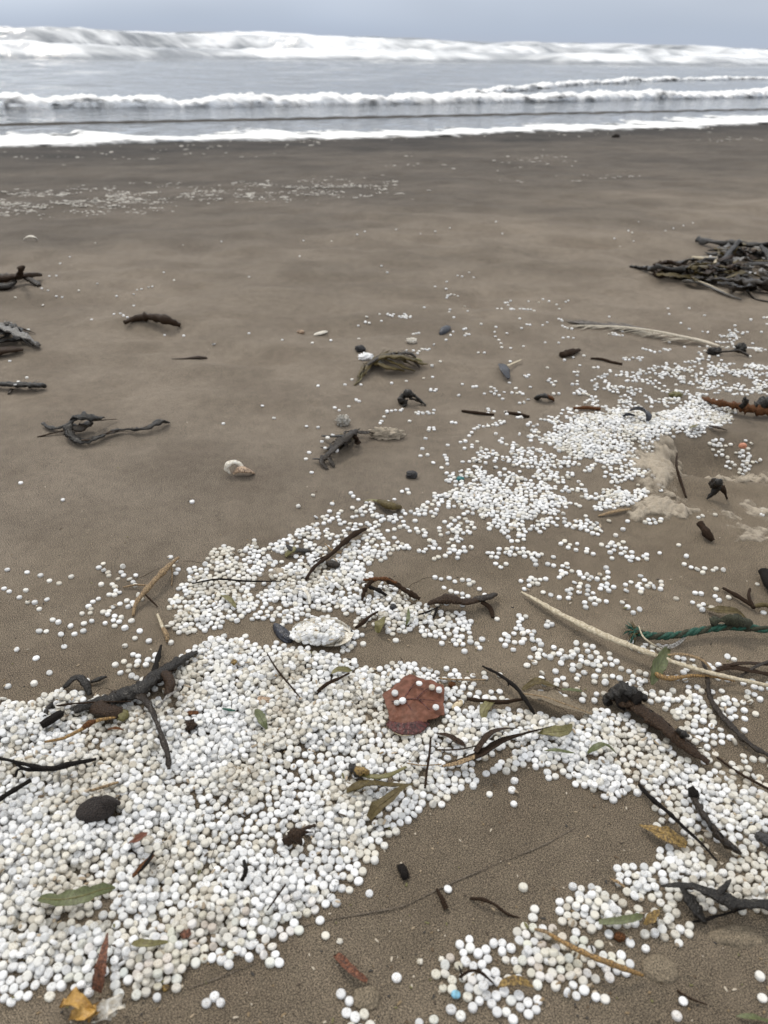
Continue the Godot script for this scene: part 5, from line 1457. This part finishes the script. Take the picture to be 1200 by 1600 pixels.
func scatter():
	# single pellets where they lie on the open sand
	var ones := [
		94, 411, 109, 401, 88, 430, 77, 431, 65, 450, 75, 453, 88, 462, 97, 463, 24, 464, 67, 476, 123, 453, 152, 443, 182, 462, 209, 459, 214, 452, 221, 451, 232, 448, 238, 447, 256, 427, 272, 437, 209, 477, 143, 498, 178, 490, 188, 489, 193, 493, 199, 495, 257, 523, 287, 524, 389, 432, 389, 520, 334, 537, 441, 530, 488, 535, 517, 531, 497, 602, 410, 633, 428, 652, 349, 661, 32, 753, 98, 780, 300, 783, 466, 791, 489, 773, 515, 798, 519, 786, 487, 737, 478, 716, 483, 706, 479, 665, 497, 667, 523, 636, 530, 640, 545, 634, 550, 592, 539, 600, 560, 506, 571, 503, 577, 504, 573, 495, 593, 490, 596, 500, 564, 600, 286, 382, 346, 377, 468, 400, 474, 375, 518, 376, 558, 366, 570, 361, 149, 379, 15, 563, 44, 514, 596, 415,
		619, 358, 657, 365, 775, 346, 785, 365, 605, 425, 632, 490, 615, 490, 680, 447, 698, 440, 715, 430, 722, 432, 733, 425, 740, 433, 697, 453, 703, 483, 702, 487, 726, 478, 739, 480, 663, 479, 794, 476, 842, 472, 858, 470, 870, 475, 884, 471, 888, 469, 874, 482, 812, 497, 815, 512, 855, 503, 848, 507, 952, 494, 1044, 481, 1046, 489, 1064, 504, 1077, 481, 1101, 492, 1077, 513, 1098, 517, 1106, 519, 1046, 534, 775, 510, 773, 518, 792, 520, 774, 525, 784, 542, 798, 543, 818, 540, 852, 534, 873, 535, 880, 527, 888, 526, 896, 527, 906, 570, 757, 550, 788, 594, 796, 597, 820, 586, 826, 585, 806, 606, 800, 613, 788, 612, 780, 617, 757, 614, 868, 595, 865, 601, 902, 586, 902, 595, 930, 608, 906, 607, 918, 625, 891, 640,
		1138, 542, 1145, 538, 1172, 556, 1140, 515, 1147, 520, 1153, 518, 1160, 521, 1168, 518, 1190, 518, 600, 650, 640, 657, 668, 643, 678, 640, 706, 659, 712, 660, 737, 675, 733, 680, 665, 684, 657, 711, 699, 724, 612, 598, 635, 594, 662, 590, 676, 588, 688, 564, 675, 570, 612, 582, 635, 548, 646, 547, 655, 548, 668, 546, 678, 538, 697, 530, 704, 523, 708, 517, 630, 550, 935, 588, 940, 590, 930, 592, 945, 588, 925, 594, 660, 700, 668, 710, 677, 722, 720, 735, 690, 730, 960, 372, 970, 378, 982, 360, 988, 363, 990, 376, 998, 346, 1020, 356, 1040, 360, 1052, 358, 1068, 352, 1082, 352, 1110, 338, 1102, 376, 680, 362, 703, 356,
		11, 889, 42, 893, 63, 898, 77, 906, 92, 910, 111, 900, 6, 918, 14, 923, 40, 921, 30, 932, 43, 940, 54, 940, 73, 935, 61, 950, 82, 967, 91, 971, 61, 985, 72, 985, 95, 990, 116, 989, 110, 977, 143, 969, 131, 973, 130, 985, 100, 1009, 26, 1014, 56, 1027, 77, 1050, 53, 1067, 12, 1071, 5, 1092, 24, 1098, 162, 891, 170, 898, 158, 912, 175, 911, 184, 903, 193, 898, 212, 898, 208, 909, 187, 942, 198, 937, 170, 953, 164, 972, 177, 968, 195, 980, 218, 984, 195, 1008, 202, 1040, 188, 1050, 577, 1395, 700, 1388, 335, 1556, 326, 1563, 343, 1564, 800, 1233, 803, 1255, 765, 1240, 185, 1552, 245, 1557, 896, 1537, 886, 1550, 901, 1554, 946, 1559, 1068, 1563, 1058, 1586, 1188, 1524, 1192, 1558, 1190, 1484, 430, 1490, 436, 1503, 412, 1492, 424, 1503, 500, 1437, 578, 1312, 720, 1586, 705, 1576]
	for i in range(0, ones.size(), 2):
		var p := spot(ones[i], ones[i + 1], 0.0014)
		drop(p.x, p.z, 0.008, 0.1)
	for q in [[24, 601], [29, 597], [42, 590], [503, 690], [512, 684], [520, 680], [526, 704], [508, 700], [1045, 408], [1118, 402], [1110, 400], [1165, 424], [1172, 426], [1180, 427]]:
		add_pellet(on(q[0], q[1], 9.0), tilt(0.5), white_tone(0.0))


func place_pellets():
	for d in drifts:
		var box: Rect2 = d.box
		var room := 0.0
		for i in d.poly.size():
			room += d.poly[i].cross(d.poly[(i + 1) % d.poly.size()]) * 0.5
		room = absf(room)
		var one := PI * PR * PR
		if d.layers >= 0.9:
			# piled up: many tries, thin at the edges
			var tries := int(room / one * (1.2 + d.layers * 2.4) * box.get_area() / room)
			for k in tries:
				var x := box.position.x + rng.randf() * box.size.x
				var z := box.position.y + rng.randf() * box.size.y
				var e := inside(d.poly, x, z)
				e += 0.006 * n_mid.get_noise_2d(x * 70.0, z * 70.0)
				if e < 0.0:
					continue
				var deep: float = d.layers * clampf(0.25 + e / 0.014, 0, 1)
				deep *= 1.0 + 1.2 * n_mid.get_noise_2d(x * 34.0 + 9.0, z * 34.0) + 0.8 * n_mid.get_noise_2d(x * 13.0 + 70.0, z * 13.0)
				if deep < 0.42 + d.gaps:
					continue
				var dirt: float = clampf(d.dirt + 1.3 * n_mid.get_noise_2d(x * 18.0 + 60.0, z * 18.0), 0.02, 0.95)
				drop(x, z, PT * 0.45 + maxf(0.0, deep - 0.8) * PT * 0.75, dirt)
			# strays that rolled off its edge
			var strays := int(sqrt(room) * 4.0 / PR * 0.16)
			for k in strays:
				var n: int = rng.randi() % d.poly.size()
				var e: Vector2 = d.poly[n].lerp(d.poly[(n + 1) % d.poly.size()], rng.randf())
				var off := Vector2.from_angle(rng.randf() * TAU) * 0.03 * rng.randf() * rng.randf()
				drop(e.x + off.x, e.y + off.y, PT * 0.5, d.dirt, true)
		else:
			# a single layer, in little chains and clumps as the water left them
			var want := int(room / one * d.layers)
			var made := 0
			var tries := 0
			while made < want and tries < want * 14:
				tries += 1
				var x := box.position.x + rng.randf() * box.size.x
				var z := box.position.y + rng.randf() * box.size.y
				if inside(d.poly, x, z) < 0.0:
					continue
				if d.gaps >= 0.0 and n_mid.get_noise_2d(x * 26.0 + 30.0, z * 26.0) + rng.randf_range(-0.3, 0.3) < 0.02:
					continue
				if drop(x, z, PT * 0.5, d.dirt, true):
					made += 1
				var a := rng.randf() * TAU
				while rng.randf() < 0.55 and made < want:
					a += rng.randf_range(-1.9, 1.9)
					var hop := PR * rng.randf_range(2.0, 3.3)
					x += cos(a) * hop
					z += sin(a) * hop
					if drop(x, z, PT * (0.5 if rng.randf() < 0.8 else 1.6), d.dirt):
						made += 1
	# pellets of one shape, the largest in view as objects of their own
	var mesh := pellet_mesh()
	var order := []
	var inv := view.inverse()
	for i in pellets.size():
		var p: Vector3 = pellets[i][0]
		var q := inv * (p - EYE)
		var px := 600.0 + q.x / -q.z * F
		var py := 800.0 - q.y / -q.z * F
		if px < -8 or px > 1208 or py > 1610:
			continue
		var covered := false
		var cx := floori(p.x / 0.005)
		var cz := floori(p.z / 0.005)
		for ox in [-1, 0, 1]:
			for oz in [-1, 0, 1]:
				for j in cells.get(Vector2i(cx + ox, cz + oz), PackedInt32Array()):
					var n: Vector3 = pellets[j][0]
					if n.y > p.y + 0.0016 and Vector2(n.x - p.x, n.z - p.z - 0.001).length() < 0.0036:
						covered = true
		if not covered:
			order.append([p.distance_to(EYE), i])
	order.sort()
	var alone := {}
	var bins := {}
	for k in mini(300, order.size()):
		var i: int = order[k][1]
		alone[i] = true
		var p: Vector3 = pellets[i][0]
		var best := 1e9
		var mark = null
		for m in marks:
			var d := p.distance_to(m[0])
			if d < best:
				best = d
				mark = m
		var v := Vector2(p.x - mark[0].x, p.z - mark[0].z)
		var side := "seaward" if v.y < 0.0 else "landward"
		var key := "%s|%s" % [mark[1], side]
		if not bins.has(key):
			bins[key] = []
		bins[key].append([best, i])
	var plain := StandardMaterial3D.new()
	var words := ["nearest", "second", "third", "fourth", "fifth", "sixth", "seventh", "eighth", "ninth", "tenth", "eleventh", "twelfth", "thirteenth", "fourteenth", "fifteenth", "sixteenth", "seventeenth", "eighteenth", "nineteenth", "twentieth"]
	var tints := {}
	for key in bins:
		bins[key].sort()
		var rank := 0
		for e in bins[key]:
			var p = pellets[e[1]]
			var c: Color = p[2]
			var shade := Color(snappedf(c.r, 0.03), snappedf(c.g, 0.03), snappedf(c.b, 0.03))
			if not tints.has(shade):
				var m: StandardMaterial3D = M["pellet"].duplicate()
				m.vertex_color_use_as_albedo = false
				m.albedo_color = Color(shade.linear_to_srgb(), 0.88)
				tints[shade] = m
			var o := put(mesh, "plastic_pellet", tints[shade], self)
			o.transform = Transform3D(p[1], p[0])
			var look := "sandy beige" if c.b < c.r - 0.08 else "cream" if c.b < c.r - 0.03 else "milky grey" if c.r < 0.74 else "clean white"
			var bits: PackedStringArray = key.split("|")
			var way: String = {"seaward": "on the seaward side of", "landward": "on the landward side of"}[bits[1]]
			var nth: String = words[rank] if rank < words.size() else "%dth" % (rank + 1)
			tag(o, "%s pellet, %s out %s %s" % [look, nth, way, bits[0]], "pellet", "plastic pellets washed up on the sand")
			rank += 1
	var mm := MultiMesh.new()
	mm.transform_format = MultiMesh.TRANSFORM_3D
	mm.use_colors = true
	mm.mesh = mesh
	mm.instance_count = pellets.size() - alone.size()
	var k := 0
	for i in pellets.size():
		if not alone.has(i):
			mm.set_instance_transform(k, Transform3D(pellets[i][1], pellets[i][0]))
			mm.set_instance_color(k, pellets[i][2])
			k += 1
	var all := MultiMeshInstance3D.new()
	all.name = "pellet_drift"
	all.multimesh = mm
	all.material_override = M["pellet"]
	add_child(all)
	tag(all, "thousands of white plastic pellets strewn in drifts over the sand", "", "", "stuff")
	print("pellets ", pellets.size(), " tints ", tints.size())


func crumbs():
	# broken weed, bark dust and fine rootlets caught among the pellets
	var bits: Array[Transform3D] = []
	var tones := PackedColorArray()
	var brown := [Color(0.05, 0.035, 0.022), Color(0.1, 0.065, 0.035), Color(0.03, 0.026, 0.022), Color(0.2, 0.14, 0.075), Color(0.13, 0.12, 0.045), Color(0.3, 0.23, 0.15)]
	var tops: Array[Vector3] = []
	for p in pellets:
		tops.append(p[0])
	for k in 3000:
		var p: Vector3 = tops[rng.randi() % tops.size()]
		if p.z < -0.75 and rng.randf() < 0.6:
			continue
		if n_mid.get_noise_2d(p.x * 18.0 + 60.0, p.z * 18.0) < rng.randf_range(-0.5, 0.3):
			continue
		p += Vector3(rng.randf_range(-0.002, 0.002), rng.randf_range(0.0003, 0.0013), rng.randf_range(-0.002, 0.002))
		var r := rng.randf_range(0.0003, 0.0009)
		bits.append(Transform3D(Basis.from_euler(Vector3(rng.randf_range(-0.5, 0.5), rng.randf() * TAU, rng.randf_range(-0.5, 0.5))).scaled_local(Vector3(r * rng.randf_range(1.0, 3.5), r * 0.5, r)), p))
		tones.append(brown[rng.randi() % 6] if k % 4 == 0 else Color(0.33, 0.265, 0.19) * rng.randf_range(0.7, 1.2))
	for k in 900:
		var p := spot(rng.randf_range(-20, 1220), 500.0 + 1120.0 * sqrt(rng.randf()), 0.0003)
		var r := rng.randf_range(0.0002, 0.00055)
		bits.append(Transform3D(Basis.from_euler(Vector3(0, rng.randf() * TAU, 0)).scaled_local(Vector3(r * rng.randf_range(1.0, 3.0), r * 0.5, r)), p))
		tones.append(brown[rng.randi() % 6] if rng.randf() < 0.75 else Color(0.42, 0.36, 0.28))
	var m := StandardMaterial3D.new()
	m.vertex_color_use_as_albedo = true
	m.roughness = 0.8
	var mm := MultiMesh.new()
	mm.transform_format = MultiMesh.TRANSFORM_3D
	mm.use_colors = true
	mm.mesh = lump(Vector3.ONE, {"rings": 5, "seg": 7, "rough": 0.4, "freq": 2.0})
	mm.instance_count = bits.size()
	for i in bits.size():
		mm.set_instance_transform(i, bits[i])
		mm.set_instance_color(i, tones[i])
	var o := MultiMeshInstance3D.new()
	o.name = "weed_crumbs"
	o.multimesh = mm
	o.material_override = m
	add_child(o)
	tag(o, "crumbs of weed and bark scattered over sand and pellets", "", "", "stuff")
	var st := SurfaceTool.new()
	st.begin(Mesh.PRIMITIVE_TRIANGLES)
	for k in 130:
		var p: Vector3 = tops[rng.randi() % tops.size()]
		if p.z < -0.6:
			continue
		var a := rng.randf() * TAU
		var pts := PackedVector3Array()
		var l := rng.randf_range(0.0012, 0.0035)
		for i in 9:
			pts.append(p + Vector3.UP * (0.0012 + 0.0012 * sin(i * 0.4)))
			a += rng.randf_range(-0.55, 0.55)
			p += Vector3(cos(a), 0, sin(a)) * l
		st.append_from(sweep(pts, Vector3.ZERO, [0.7, 0.9, 0.6], {"seg": 4, "rough": 0.0}), 0, Transform3D())
	o = null
	var f := put(st.commit(), "root_fibres", M["bark"], self)
	tag(f, "fine brown rootlets tangled over the pellets", "", "", "stuff")


func pellet_mesh() -> ArrayMesh:
	# a short round-edged drum with a slightly sunken cut face
	var st := SurfaceTool.new()
	st.begin(Mesh.PRIMITIVE_TRIANGLES)
	var prof := [[0.0, -0.46], [0.55, -0.47], [0.8, -0.44], [0.93, -0.33], [0.99, -0.14], [1.0, 0.04], [0.985, 0.2], [0.92, 0.37], [0.78, 0.47], [0.5, 0.49], [0.25, 0.465], [0.0, 0.455]]
	var seg := 18
	for q in prof:
		for j in seg:
			var a := TAU * j / seg
			var r: float = q[0] * PR * (1.0 + 0.025 * sin(a * 2.0 + 0.6))
			st.add_vertex(Vector3(cos(a) * r, q[1] * PT, sin(a) * r))
	for i in prof.size() - 1:
		for j in seg:
			var a := i * seg + j
			var b := i * seg + (j + 1) % seg
			for k in [a, b, a + seg, b, b + seg, a + seg]:
				st.add_index(k)
	st.generate_normals()
	return st.commit()
